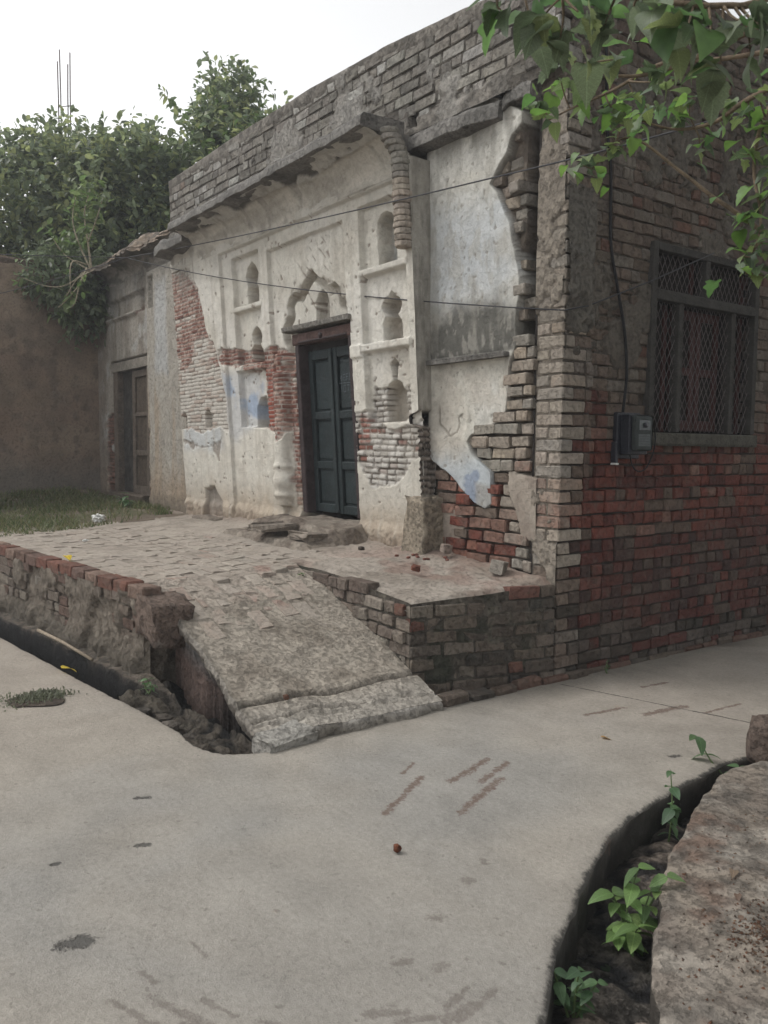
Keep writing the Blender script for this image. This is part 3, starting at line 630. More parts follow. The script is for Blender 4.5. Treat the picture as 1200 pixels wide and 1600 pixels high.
# right and left returns of the bay
def ret(U, V):
    n = fbm(U * 6, V * 6, 111, 4); C = np.tile((.36, .34, .30), U.shape + (1,)); C = mix(C, (.25, .235, .205), ss(.4, .7, n)); C = mix(C, (.36, .30, .23), ss(1.4, .9, V)); d = .012 * (n - .5)
    h = ss(.02, -.02, rect(U, V, -1, 1, 1.74, 1.84) + .02 * (n - .5)); d = d - .12 * h; C = mix(C, (.03, .028, .026), h)
    j, b = lakh(U, V, .05, .1, seed=115, gap=.012); k = ss(.02, -.02, rect(U, V, -1, 1, 1.2, 1.76) + .05 * (n - .5)); d = d + k * (.02 * (b - .5) - .02 * (1 - j)); C = mix(C, (.24, .2, .17), k * .8); C = mix(C, (.09, .08, .07), k * (1 - j))
    return d, C
hfield('return_wall', np.arange(0, 1.01, .05), np.arange(.6, 3.78, .015), ret, lambda U, V, D: (-1.325 + D, lean(V) + (.02 - lean(V)) * U, V), MAT['plaster'], house)
bm = bmesh.new(); bmesh.ops.create_cube(bm, size=1); bmesh.ops.subdivide_edges(bm, edges=bm.edges[:], cuts=9, use_grid_fill=True)
for v_ in bm.verts:
    p = v_.co.copy(); t_ = p.z + .5; w_ = 1.25 - .38 * t_ ** .6; nn = Vector((float(fbm(np.array(p.y * 4 + p.z * 3), np.array(p.x * 4 + p.z * 5), 1, 3)) - .5, float(fbm(np.array(p.x * 4), np.array(p.z * 6), 2, 3)) - .5, float(fbm(np.array(p.x * 5), np.array(p.y * 5), 3, 3)) - .5))
    v_.co = Vector((-1.325 + p.x * .26 * w_, -.07 + p.y * .26 * w_, .62 + t_ * .56)) + nn * .05
link('pilaster_foot', from_bm('pilaster_foot', bm, True), surf('pilaster_plaster', 'CONST', (.31, .265, .205), var=.35, scale=7, bd=.014, grime=(.2, .165, .13), gs=4, glo=.5, ghi=.7), house)

# cornice: a cove that springs from the bay and carries a ledge
def cove(U, V):
    n = fbm(U * 3, V * 6, 121, 4); n2 = fbm(U * 12, V * 12, 122, 3); C = np.tile((.47, .44, .385), U.shape + (1,)); C = mix(C, (.36, .335, .29), ss(.4, .65, n))
    k = ss(.05, -.05, .62 - V + .35 * (fbm(U * 2.2, V * 2.5, 124, 3) - .5)); pat = ss(.47, .5, fbm(U * 3.2, V * 2.2, 125, 3)); C = mix(C, (.085, .08, .072), k * (1 - pat) * .95); C = mix(C, (.40, .385, .35), k * pat * .8)
    C = mix(C, (.25, .235, .205), ss(.62, .75, fbm(U * 9, V * 2, 126, 3)) * .6)
    return .014 * (n - .5) + .02 * k * pat + .004 * n2, C
cv0 = lean(3.66)
def cove3(U, V, D):
    t = V * math.pi / 2; out = .30 + .03 * (vn(U * .7, U * 0, 7) - .5) - .16 * ss(-5.15, -5.45, U)
    return U, cv0 - out * (1 - np.cos(t)) - D * np.cos(t), 3.66 + .31 * np.sin(t) - D * np.sin(t)
cornice = hfield('cornice', np.arange(-6.05, -1.46, .018), np.linspace(0, 1, 34), cove, cove3, MAT['plaster'], house)
def ledge_mesh(name, xs, yo, yi, zb, zt, seed, matl, parent, amp=.02):
    prof = [(0., 0.), (.0, .25), (.02, .7), (.08, 1.), (1, 1.15), (1, -.3), (.04, -.05)]
    V = []; F = []; m = len(prof)
    for i, x in enumerate(xs):
        k = (vn(x * 3, 0., seed) - .5) * amp * 2; k2 = (vn(x * 9, 4., seed) - .5) * amp
        for (a, b) in prof: V.append((x, yo(x) + (yi(x) - yo(x)) * a + k * (1 - a), zb(x) + (zt(x) - zb(x)) * b + k * .4 + k2))
    for i in range(len(xs) - 1):
        for k in range(m): F.append((i * m + k, i * m + (k + 1) % m, (i + 1) * m + (k + 1) % m, (i + 1) * m + k))
    F.append(tuple(range(m))); F.append(tuple((len(xs) - 1) * m + k for k in range(m))[::-1])
    return link(name, mesh(name, V, F), matl, parent)
ledge_mesh('ledge', np.arange(-5.28, -1.47, .05), lambda x: -.63 + .03 * (x + 1.5) / 3.8 * -1 * 0, lambda x: -.22, lambda x: 3.955, lambda x: 4.05, 131, MAT['cement'], house)
ledge_mesh('ledge', np.arange(-6.05, -5.27, .05), lambda x: -.48, lambda x: -.22, lambda x: 3.86, lambda x: 3.98, 132, MAT['cement'], house, .04)
ledge_mesh('ledge', np.arange(-1.47, -.52, .02), lambda x: -.19 + .07 * float(ss(-.85, -.5, np.array(x))), lambda x: .03, lambda x: 3.86 - .02 * (x + 1.47), lambda x: 3.97 - .02 * (x + 1.47), 133, MAT['cement'], house, .018)
ledge_mesh('ledge', np.arange(-.52, -.24, .04), lambda x: -.10, lambda x: .05, lambda x: 3.90, lambda x: 4.0, 134, MAT['cement'], house, .05)
# closing face of the cove towards the corner
tt = np.linspace(0, math.pi / 2, 14); ev = [(-1.468, cv0 - .30 * (1 - math.cos(t)), 3.66 + .31 * math.sin(t)) for t in tt] + [(-1.468, .0, 3.97), (-1.468, .0, 3.66)]
link('cornice_end', mesh('cornice_end', ev, [tuple(range(len(ev)))]), MAT['cement'], house)
# round brick shaft at the bay's corner
shaft = empty('corner_shaft', (-1.40, -.25, 3.1), house); shaft.matrix_parent_inverse = world_of(house).inverted()
z = 3.10; k = 0
brk_col = surf('pale_lime_brick', 'OBJ', var=.25, scale=14, bd=.006)
while z < 3.95:
    h = random.uniform(.043, .05); V = []; n = 12; r_ = .078 + random.uniform(-.006, .006); fl = .06 * ss(3.72, 3.95, np.array(z))
    for zz, rr in ((z, r_ * .93), (z + .008, r_), (z + h - .012, r_), (z + h - .004, r_ * .93)):
        for i in range(n):
            an_ = 2 * math.pi * i / n; V.append((-1.40 - float(fl) + (rr + random.uniform(-.003, .003)) * math.cos(an_), lean(zz) - .015 - float(fl) + (rr + random.uniform(-.003, .003)) * math.sin(an_), zz))
    F = [(a * n + i, a * n + (i + 1) % n, (a + 1) * n + (i + 1) % n, (a + 1) * n + i) for a in range(3) for i in range(n)] + [tuple(range(n))[::-1], tuple(3 * n + i for i in range(n))]
    o = link('shaft_brick', mesh('shaft_brick', V, F), brk_col, shaft); o.color = (*(jig((.36, .31, .26)) if z < 3.6 else jig((.27, .25, .22))), 1)
    z += h

# ---------------------------------------------------------------- plastered panel between the bay and the corner
P_PLAS = [(-1.7, 4.1), (-1.22, 4.1), (-.73, 4.1), (-.34, 3.83), (-.35, 3.76), (-.44, 3.7), (-.49, 3.59), (-.59, 3.52), (-.66, 3.43), (-.58, 3.35), (-.53, 3.25), (-.46, 3.12), (-.43, 3.0), (-.40, 2.89), (-.375, 2.79), (-.355, 2.7), (-.36, 2.6), (-.38, 2.49), (-.39, 2.36), (-.39, 2.26), (-.45, 2.17), (-.47, 2.11), (-.46, 1.97), (-.5, 1.84), (-.53, 1.77), (-.86, 1.66), (-.89, 1.61), (-.83, 1.52), (-.72, 1.45), (-.64, 1.4), (-.64, 1.29), (-.61, 1.15), (-.71, 1.11), (-.82, 1.16), (-.97, 1.25), (-1.04, 1.32), (-1.16, 1.39), (-1.3, 1.45), (-1.38, 1.54), (-1.7, 1.7)]
P_CEM = [(-.47, 1.41), (-.18, 1.36), (-.15, 1.13), (-.21, .91), (-.35, .94), (-.41, 1.12), (-.49, 1.29)]
P_LOWP = [(-1.32, 1.06), (-.99, 1.1), (-.95, .96), (-1.03, .83), (-1.3, .70)]
P_VOID = [(-.35, 3.9), (-.25, 3.9), (-.23, 3.16), (-.22, 2.78), (-.23, 2.52), (-.25, 2.30), (-.36, 2.30), (-.41, 2.40), (-.40, 2.7), (-.38, 2.80), (-.40, 2.9), (-.36, 3.05), (-.37, 3.3), (-.36, 3.5)]
def plast_mask(U, V):
    n1 = fbm(U * 6, V * 6, 141, 4); return psd(U, V, P_PLAS) + .03 * (n1 - .5)
def panel(U, V):
    n0 = fbm(U * 1.6, V * 1.6, 142, 3); n1 = fbm(U * 5, V * 5, 143, 4); n2 = fbm(U * 16, V * 16, 144, 4); st = fbm(U * 11, V * 1.3, 146, 4)
    p = plast_mask(U, V); pm = ss(.004, -.006, p); lp = ss(.006, -.006, np.minimum(psd(U, V, P_LOWP) + .05 * (n1 - .5), psd(U, V, P_CEM) + .03 * (n2 - .5))); v = ss(.01, -.01, psd(U, V, P_VOID) + .03 * (n2 - .5)) * (1 - pm)
    d = -.055 + pm * .075 + .02 * (n0 - .5) * pm + .006 * (n1 - .5) + lp * (1 - pm) * .058 - .33 * v
    d = d - pm * .03 * ss(.09, -.04, rect(U, V, -1.26, -.52, 1.72, 2.2)) - pm * .015 * ss(.03, .0, -p) * 0
    C = np.tile((.155, .13, .105), U.shape + (1,)); C = mix(C, (.09, .075, .062), ss(.45, .7, n2))
    W = np.tile((.53, .51, .45), U.shape + (1,)); W = mix(W, (.42, .405, .365), ss(.42, .68, n1)); W = mix(W, (.57, .56, .52), ss(.55, .75, n0) * .7)
    W = mix(W, (.44, .48, .52), ss(.35, -.1, rect(U, V, -1.2, -.6, 2.75, 3.2) + .5 * (n1 - .5)) * .6)
    W = mix(W, (.10, .097, .086), ss(.2, -.08, np.hypot((U + .88) * .7, (V - 2.32) * 1.4) - .36 + .35 * (n1 - .5)) * ss(2.24, 2.26, V) * .95)
    W = mix(W, (.36, .345, .305), ss(.50, .62, fbm(U * 22, V * 9, 148, 4)) * .5); W = mix(W, (.26, .25, .22), ss(.5, .68, st) * ss(3.3, 2.5, V) * ss(2.2, 2.4, V) * .55); W = mix(W, (.20, .19, .165), ss(.46, .66, st) * ss(3.55, 3.85, V) * .75)
    W = mix(W, (.47, .43, .37), ss(2.28, 2.1, V) * ss(.3, .6, n1) * .6); W = mix(W, (.42, .48, .53), ss(1.65, 1.35, V + .2 * (n1 - .5)) * .65)
    W = mix(W, (.20, .245, .33), ss(.02, -.03, rect(U, V, -.95, -.78, 1.13, 1.4) + .12 * (n2 - .5)) * .75); W = mix(W, (.30, .29, .27), ss(.02, -.02, rect(U, V, -.80, -.62, 1.12, 1.3) + .05 * (n1 - .5)) * .8)
    hair = ss(.012, .004, np.abs(psd(U, V, [(-1.27, 2.1), (-1.25, 1.75), (-1.1, 1.66), (-1.02, 1.68), (-1.02, 1.8), (-.6, 1.9), (-.6, 2.15)]) + .03 * (n2 - .5))) * ss(1.95, 1.85, V) * ss(-.95, -1.0, U); W = mix(W, (.2, .18, .15), hair * .8); d = d - .006 * hair * pm
    ch = ss(.78, .82, fbm(U * 26, V * 26, 149, 2)); W = mix(W, (.25, .235, .205), ch * .7); d = d - .004 * ch * pm
    C = C * (1 - pm[..., None]) + W * pm[..., None]
    cm = mix(np.tile((.25, .21, .175), U.shape + (1,)), (.32, .28, .235), ss(.4, .7, n1)); q = (lp * (1 - pm))[..., None]; C = C * (1 - q) + cm * q
    C = mix(C, (.05, .045, .04), v); C = mix(C, (.22, .17, .14), ss(.95, .7, V + .2 * (n1 - .5)) * .6)  # crack void tinted near-black: shade of its depth put into the colour
    C = mix(C, (.12, .11, .095), ss(.012, .0, np.abs(p)) * .6)
    return d, C
def plean(z): return -.02 * (z - BASE_Z)
end_panel = hfield('panel_wall', np.arange(-1.36, -.20, .0085), np.arange(.56, 4.02, .0085), panel, lambda U, V, D: (U, plean(V) - D, V), MAT['plaster'], house)
end_panel['label'] = 'flat whitewashed panel with a ragged plaster edge beside the cracked corner'
box('niche_sill', -1.45, -.46, -.10, .03, 2.205, 2.245, MAT['cement'], house, .006, .005)

B = Bricks()
# bricks laid bare between the plaster and the corner
random.seed(21)
zc = .70; row = 0
while zc < 3.98:
    h = .087; z_ = zc + h / 2
    xr = -.335 + random.uniform(-.02, .02) if z_ > 2.34 else -.245
    if z_ > 2.34 and random.random() < .16: xr = -.265
    x = -1.34 + random.uniform(0, .1)
    while x < xr - .05:
        kind = random.choice('sshqq') if z_ < 2.3 else random.choice('hqq'); L = {'s': .228, 'h': .11, 'q': .165}[kind] * random.uniform(.93, 1.05)
        if x + L > xr + .02: kind = 'h'; L = min(.11, xr - x)
        if L < .05: break
        xc_ = x + L / 2
        X_ = np.array([xc_, x + .02, x + L - .02]); Z_ = np.full(3, z_); pm = plast_mask(X_, Z_)
        bare = pm.max() > -.004
        patch = min(psd(X_, Z_, P_CEM).max(), psd(X_, Z_, P_LOWP).max()) < -.01
        vd = z_ > 2.34 and xc_ > -.44 and random.random() < .5
        if bare and not patch and not vd:
            if z_ < 1.42 and xc_ < -.5: c = pick((RED, 4), (PNK, 3), (BRN, 2), ((.3, .14, .1), 3))
            elif z_ < 1.5: c = pick((LGR, 4), (CRM, 3), (PNK, 2), (WHT, 1))
            elif z_ < 2.4: c = pick((CRM, 5), (LGR, 3), ((.40, .33, .26), 3))
            else: c = pick((LGR, 3), (BRN, 2), ((.33, .28, .22), 3))
            base = {'s': .228, 'h': .11, 'q': .165}[kind]; deep = {'s': .11, 'h': .2, 'q': .11}[kind]
            out = random.uniform(-.012, .022) if z_ < 2.3 else random.uniform(-.05, .03)
            B.add('front' if not (z_ < 1.42 and xc_ < -.5) else 'side', kind, (xc_, plean(z_) - .0 + deep / 2 - out, z_ + random.uniform(-.004, .004)), random.uniform(-.03, .03) * (1 if z_ < 2.2 else 3), c, (L / base * .97, 1, random.uniform(.9, 1.04)), (random.uniform(-.03, .03), random.uniform(-.035, .035)))
        x += L + random.uniform(.008, .014)
    zc += h; row += 1
# corner pier and side wall in English bond
def side_col(y, z):
    n = float(fbm(np.array(y * .9), np.array(z * .9), 160, 3)); n2 = float(fbm(np.array(y * 1.7), np.array(z * 1.7), 163, 3))
    damp = z + .5 * (n - .5) + .1 * y
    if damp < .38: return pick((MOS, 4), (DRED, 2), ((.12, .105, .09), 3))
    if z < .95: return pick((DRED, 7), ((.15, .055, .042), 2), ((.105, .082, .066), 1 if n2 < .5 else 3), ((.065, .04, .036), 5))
    if z < 1.62: return pick((RED, 7), (DRED, 3), (PNK, .8), ((.14, .105, .082), 1 + 7 * max(0, n2 - .48) * (1 + y)))
    if z < 2.0: return pick(((.17, .09, .07), 2), (BRN, 6), (DRED, 1), (PNK, .4))
    return pick((BRN, 6), (GRY, 4), ((.22, .13, .10), .7), ((.18, .15, .12), 3))
def pier_col(z):
    if z < .75: return pick((MOS, 1), (GRY, 3), (BRN, 3))
    if z < 1.0: return pick((CRM, 4), (LGR, 3))
    if z < 1.4: return pick((PNK, 3), (CRM, 2), ((.36, .26, .2), 3))
    if z < 2.4: return pick((CRM, 5), (LGR, 2), ((.38, .31, .24), 3))
    return pick((LGR, 4), (GRY, 3), ((.30, .26, .21), 3))
CH = .0868
pier_c = {}
def recess(y, z): return -.055 if (y > .285 and z > 1.24) else 0.
random.seed(5)
for r in range(-1, 57):
    z = r * CH + CH / 2 - .02
    if z > 4.9: break
    top = 4.66 - .03
    st = r % 2 == 0
    zj = lambda: z + random.uniform(-.004, .004)
    pc = pier_col(z)
    if z < top + .3:
        if st: B.add('front' if z > .75 else 'side', 's', (-.114, .055, z), random.uniform(-.01, .01), pc, (1, 1, random.uniform(.96, 1.04))); y = .118
        else:
            B.add('front' if z > .75 else 'side', 's', (-.055, .114, z), math.pi / 2 + random.uniform(-.01, .01), pc, (1, 1, random.uniform(.96, 1.04)))
            B.add('front' if z > .75 else 'side', 'h', (-.18, .10, z), random.uniform(-.02, .02), pier_col(z), (1, 1, random.uniform(.95, 1.04))); y = .238
        while y < 4.6:
            kind = 'h' if st else 's'
            if random.random() < .06: kind = 's' if kind == 'h' else 'h'
            L = .11 if kind == 'h' else .228; L *= random.uniform(.96, 1.04)
            if y < .285 < y + L and z > 1.24: L = max(.06, .285 - y)
            yc = y + L / 2; base = .11 if kind == 'h' else .228
            win = .94 < yc < 2.40 and 1.62 < z < 3.10
            if not win:
                deep = .2 if kind == 'h' else .11
                B.add('side', kind, (recess(yc, z) - deep / 2 + random.uniform(-.009, .009), yc, zj()), math.pi / 2 + random.uniform(-.012, .012), side_col(yc, z), (min(1.04, L / base) * .998, 1, random.uniform(.95, 1.09)), (random.uniform(-.02, .02), random.uniform(-.02, .02)))
            y += L + random.uniform(.002, .007)
# parapet
def par_y(x): return -.30 + .18 * (x + 6.06) / 5.8
def par_top(x): return float(np.interp(x, [-6.1, -4.5, -2.9, -1.8, -.8, 0], [4.77, 4.82, 4.83, 4.79, 4.71, 4.64]))
parang = math.atan2(.18, 5.8)
for r in range(0, 10):
    z = 4.05 + r * CH + CH / 2; x = -6.06 + (0 if r % 2 else .06)
    while x < -.02:
        kind = 's' if random.random() < .68 else 'h'; L = (.228 if kind == 's' else .11) * random.uniform(.9, 1.06); base = .228 if kind == 's' else .11
        if x + L > .0: L = max(.06, -x)
        xc_ = x + L / 2
        if z < par_top(xc_) - .06 and not (-2.02 < xc_ < -1.70 and z < 4.2) and not (-1.5 < xc_ < -1.40 and z < 4.28):
            deep = .11 if kind == 's' else .2
            c = pick(((.25, .23, .20), 5), ((.17, .158, .138), 4), ((.34, .325, .29), 1.5), ((.46, .45, .42), 1.3), ((.20, .15, .12), 1. if x < -5.2 else .15))
            B.add('parapet', kind, (xc_, par_y(xc_) + deep / 2 + random.uniform(-.007, .006), z + random.uniform(-.006, .006)), parang + random.uniform(-.02, .02), c, (L / base * .985, 1, random.uniform(.97, 1.07)), (random.uniform(-.01, .01), random.uniform(-.01, .01)))
        x += L + random.uniform(.009, .016)
# put the bricks of the house together
B.build_many(300, (('side', MAT['brick'], MAT['brickj'], 'side_brickwork'), ('front', MAT['pale_brick'], MAT['pale_brickj'], 'front_brickwork'), ('parapet', MAT['grey_brick'], MAT['grey_brickj'], 'parapet_brickwork')), house)

# mortar that the bricks sit in
def side_m(U, V):
    n1 = fbm(U * 3, V * 3, 171, 4); n2 = fbm(U * 14, V * 14, 172, 4)
    rec = np.where((U > .285) & (V > 1.24), -.055, 0.); d = rec - .022 + .012 * (n2 - .5) + .008 * ss(1.4, 2.4, V)
    sm = ss(.54, .62, n1 + .3 * (n2 - .5)) * ss(1.8, 2.4, V); d = d + .030 * sm
    cem = ss(.02, -.02, rect(U, V, -1, .285, 2.35, 3.3) + .25 * (n1 - .5)); d = d + .022 * cem
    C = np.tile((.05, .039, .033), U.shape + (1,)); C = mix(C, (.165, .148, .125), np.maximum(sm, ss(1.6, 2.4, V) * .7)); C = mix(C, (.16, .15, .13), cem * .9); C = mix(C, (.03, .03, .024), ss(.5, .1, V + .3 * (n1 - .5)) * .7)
    return d, C
sw = hfield('side_wall', np.concatenate([np.arange(.006, .284, .016), [.2835, .2865], np.arange(.30, 4.6, .016)]), np.concatenate([np.arange(-.1, 1.24, .016), [1.2385, 1.2415], np.arange(1.255, 4.64, .016)]), side_m, lambda U, V, D: (D, U, V), MAT['mortar'], house, lambda U, V: ~((U > .96) & (U < 2.37) & (V > 1.66) & (V < 3.07)))
sw['label'] = 'shaded red brick side wall facing the lane'
def pier_m(U, V):
    n1 = fbm(U * 4, V * 4, 175, 4); n2 = fbm(U * 14, V * 14, 176, 4); cem = np.maximum(ss(.40, .5, n1 + .3 * (n2 - .5)) * ss(2.2, 2.5, V) * ss(4.3, 3.9, V), ss(.63, .68, n1 + .35 * (n2 - .5)))
    d = -.007 + .008 * (n2 - .5) + .020 * cem; C = np.tile((.19, .165, .135), U.shape + (1,)); C = mix(C, (.29, .255, .21), cem); return d, C
hfield('corner_pier', np.arange(-.25, -.003, .012), np.arange(-.05, 4.62, .014), pier_m, lambda U, V, D: (U, -D, V), MAT['mortar'], house)
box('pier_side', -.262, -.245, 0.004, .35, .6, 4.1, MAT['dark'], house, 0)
def par_m(U, V):
    n1 = fbm(U * 2.5, V * 2.5, 181, 4); n2 = fbm(U * 13, V * 13, 182, 4); top = np.interp(U, [-6.1, -4.5, -2.9, -1.8, -.8, 0], [4.77, 4.82, 4.83, 4.79, 4.71, 4.64])
    pl = np.maximum(ss(.16, .05, (top - V) + .22 * (n1 - .5)), ss(.64, .7, n1 + .2 * (n2 - .5))); pl = np.maximum(pl, ss(.03, -.02, rect(U, V, -6.2, -.45, 3.9, 4.1) + .1 * (n1 - .5)))
    hole = np.maximum(ss(.02, -.02, rect(U, V, -2.0, -1.74, 4.03, 4.16) + .03 * (n2 - .5)), ss(.02, -.02, rect(U, V, -1.49, -1.42, 4.05, 4.24) + .03 * (n2 - .5)))
    d = -.008 + .006 * (n2 - .5) + .016 * pl - .2 * hole - .04 * ss(.03, .0, top - V)
    C = np.tile((.105, .095, .082), U.shape + (1,)); C = mix(C, (.27, .25, .22), pl); C = mix(C, (.12, .112, .1), pl * ss(.45, .6, n2) * .8); C = mix(C, (.42, .41, .38), pl * ss(.58, .7, n1) * .5); C = mix(C, (.03, .03, .03), hole); return d, C
parapet = hfield('parapet', np.arange(-6.07, .0, .013), np.linspace(0, 1, 62), lambda U, V: par_m(U, 3.98 + V * (np.interp(U, [-6.1, -4.5, -2.9, -1.8, -.8, 0], [4.77, 4.82, 4.83, 4.79, 4.71, 4.64]) - 3.98)),
    lambda U, V, D: (U, -.30 + .18 * (U + 6.06) / 5.8 - D, 3.98 + V * (np.interp(U, [-6.1, -4.5, -2.9, -1.8, -.8, 0], [4.77, 4.82, 4.83, 4.79, 4.71, 4.64]) - 3.98) + .012 * (fbm(U * 5, V * 0, 9, 3) - .5) * V), MAT['mortar'], house)
# top of the parapet, roof, dark room behind the window
V = []; F = []
xs = np.arange(-6.07, .02, .1)
for x in xs: V += [(x, par_y(x) + .035, par_top(x) - .002), (x, par_y(x) + .26, par_top(x) - .01), (x, par_y(x) + .26, 3.9)]
for i in range(len(xs) - 1): F += [(i * 3, i * 3 + 3, i * 3 + 4, i * 3 + 1), (i * 3 + 1, i * 3 + 4, i * 3 + 5, i * 3 + 2)]
link('parapet_top', mesh('parapet_top', V, F), MAT['cement'], house)
box('side_coping', -.23, -.07, .12, 4.6, 4.55, 4.66, MAT['cement'], house, .02, .006)
box('roof', -6.05, -.13, .06, 5.2, 4.12, 4.24, MAT['cement'], house)
box('left_wall', -6.10, -6.02, .0, 5.0, .5, 4.1, MAT['cement'], house)
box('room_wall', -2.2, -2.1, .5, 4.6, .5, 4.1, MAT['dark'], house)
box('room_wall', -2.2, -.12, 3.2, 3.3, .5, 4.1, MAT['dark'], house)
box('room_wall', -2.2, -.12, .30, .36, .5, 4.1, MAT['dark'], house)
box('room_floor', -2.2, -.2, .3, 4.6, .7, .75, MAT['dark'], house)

# ---------------------------------------------------------------- door of the house
def sh(x, y, z): return (x, y + .03 + lean(z), z)
df = empty('door_frame', (-2.77, -.1, .95), house); df.matrix_parent_inverse = world_of(house).inverted()
box('jamb_post', -3.27, -3.185, .02, .19, .92, 2.54, MAT['wood'], df, .010, .008, sh)
box('jamb_post', -2.335, -2.25, .02, .19, .92, 2.54, MAT['wood'], df, .010, .008, sh)
box('head_beam', -3.30, -2.23, .01, .2, 2.54, 2.64, surf('head_wood', 'CONST', (.085, .052, .045), var=.35, scale=12, bd=.006, rough=.75), df, .008, .004, sh)
box('head_moulding', -3.18, -2.34, .0, .03, 2.545, 2.565, MAT['wood'], df, .006, 0, sh)
bm = bmesh.new(); bmesh.ops.create_uvsphere(bm, u_segments=10, v_segments=6, radius=.028); 
for v_ in bm.verts: v_.co = Vector(sh(v_.co.x - 2.77, v_.co.y * .5, v_.co.z + 2.585))
link('rosette', from_bm('rosette', bm, True), MAT['wood'], df)
box('lintel_slab', -3.42, -2.24, -.035, .14, 2.66, 2.715, surf('lintel_crumbling', 'CONST', (.24, .225, .20), var=.5, scale=30, fine=90, bd=.015), house, .01, .008, sh)
def leaf_door(x0, x1, name='door'):
    d_ = empty(name, ((x0 + x1) / 2, .05, .95), house); d_.matrix_parent_inverse = world_of(house).inverted()
    box('backboard', x0 + .01, x1 - .01, .150, .165, .94, 2.47, MAT['teal'], d_, .001, .0, sh)
    for a, b in ((x0, x0 + .07), (x1 - .07, x1)): box('stile', a, b, .115, .16, .94, 2.48, MAT['teal'], d_, .006, .001, sh)
    for a, b in ((.94, 1.02), (1.36, 1.43), (1.83, 1.90), (2.39, 2.48)): box('rail', x0 + .07, x1 - .07, .118, .158, a, b, MAT['teal'], d_, .005, .001, sh)
    for a, b in ((1.04, 1.34), (1.45, 1.81), (1.92, 2.37)): box('panel', x0 + .085, x1 - .085, .138, .153, a, b, MAT['teal'], d_, .008, .0, sh)
    return d_
leaf_door(-3.185, -2.765)
d2 = leaf_door(-2.755, -2.335)
box('cover_strip', -2.79, -2.745, .095, .118, .95, 2.44, MAT['teal'], d2, .006, .002, sh)
box('dark_gap_strip', -3.185, -2.335, .13, .17, 2.48, 2.545, MAT['dark'], df, .0, .0, sh)  # near-black strip in place of the shaded gap above the leaves
# chalk marks on the right leaf: two short rows either side of a line
bm = bmesh.new()
def stroke(x0, z0, x1, z1, w_=.0042):
    a = Vector((x0, 0, z0)); b = Vector((x1, 0, z1)); t = (b - a).normalized(); n_ = Vector((-t.z, 0, t.x)) * w_
    vs = [bm.verts.new(sh(p.x, .1345, p.z)) for p in (a + n_, b + n_, b - n_, a - n_)]; bm.faces.new(vs)
cx, cz = -2.665, 2.17
for x0, z0, x1, z1 in [(0, .02, .02, .05), (.02, .05, .02, 0), (.045, .055, .045, .005), (.045, .055, .085, .055), (.045, .03, .08, .03), (.045, .005, .085, .005), (.10, .06, .135, .06), (.10, .035, .13, .035), (.10, .06, .10, .0), (.155, .07, .155, .0),
                       (-.02, -.02, .17, -.02), (.02, -.04, .02, -.10), (.055, -.04, .05, -.10), (.05, -.10, .08, -.10), (.08, -.10, .085, -.04), (.085, -.04, .055, -.04), (.11, -.04, .145, -.04), (.145, -.04, .12, -.10)]: stroke(cx + x0, cz + z0, cx + x1, cz + z1)
link('chalk_writing', from_bm('chalk_writing', bm), MAT['chalk'], d2)['label'] = 'faint white chalk letters and numbers'
# ---------------------------------------------------------------- barred window of the side wall
win = empty('window', (-.05, 1.66, 1.7), house); win.matrix_parent_inverse = world_of(house).inverted()
Y0, Y1, Z0, Z1 = .955, 2.375, 1.70, 3.075
wf = empty('window_frame', (-.05, 1.66, 1.7), win); wf.matrix_parent_inverse = world_of(win).inverted()
def wbar(y0, y1, z0, z1, x0=-.10, x1=-.022, name='frame_bar'): return box(name, x0, x1, y0, y1, z0, z1, MAT['winframe'], wf, .005, .002)
wbar(Y0, Y0 + .06, Z0, Z1); wbar(Y1 - .06, Y1, Z0, Z1); wbar(Y0 + .06, Y1 - .06, Z1 - .055, Z1, -.098, -.024); wbar(Y0 + .06, Y1 - .06, 2.665, 2.74, -.098, -.018)
wbar(1.615, 1.675, 2.74, Z1 - .055, -.096, -.026); wbar(1.295, 1.35, Z0, 2.665, -.096, -.026); wbar(1.995, 2.05, Z0, 2.665, -.096, -.026)
box('sill', -.10, .005, Y0 - .05, Y1 + .02, 1.60, 1.695, MAT['sill'], win, .01, .004)
def grille(y0, y1, z0, z1, s=.031, stretch=1.75):
    """expanded metal: two families of thin slanted strands"""
    V = []; F = []
    for sg in (1, -1):
        step = s * 2; k = -int((z1 - z0) / stretch / step) - 2
        c0 = y0 + k * step
        while c0 < y1 + (z1 - z0) / stretch + step:
            pts_ = []
            for t in (0., 1.):
                pass
            za, zb = z0, z1
            ya = c0; yb = c0 + sg * (zb - za) / stretch
            if sg < 0: ya, yb = c0, c0 - (zb - za) / stretch
            # clip to the pane
            t0, t1 = 0., 1.; dy = yb - ya
            for lim, sgn in ((y0, 1), (y1, -1)):
                f0 = sgn * (ya - lim); f1 = sgn * (yb - lim)
                if f0 < 0 and f1 < 0: t0, t1 = 1, 0
                elif f0 < 0: t0 = max(t0, f0 / (f0 - f1))
                elif f1 < 0: t1 = min(t1, f0 / (f0 - f1))
            if t1 - t0 > .01:
                p = Vector((-.062 + .003 * sg, ya + dy * t0, za + (zb - za) * t0)); q = Vector((-.062 + .003 * sg, ya + dy * t1, za + (zb - za) * t1))
                v_, f_ = tube_data([p, q], .0029, 4); n = len(V); V += v_; F += [tuple(i + n for i in f) for f in f_]
            c0 += step
    o = link('grille', mesh('grille', V, F), MAT['iron'], win); return o
for a in ((1.02, 1.61, 2.745, 3.015), (1.68, 2.31, 2.745, 3.015), (1.02, 1.29, 1.705, 2.66), (1.355, 1.99, 1.705, 2.66), (2.055, 2.31, 1.705, 2.66)): grille(*a)
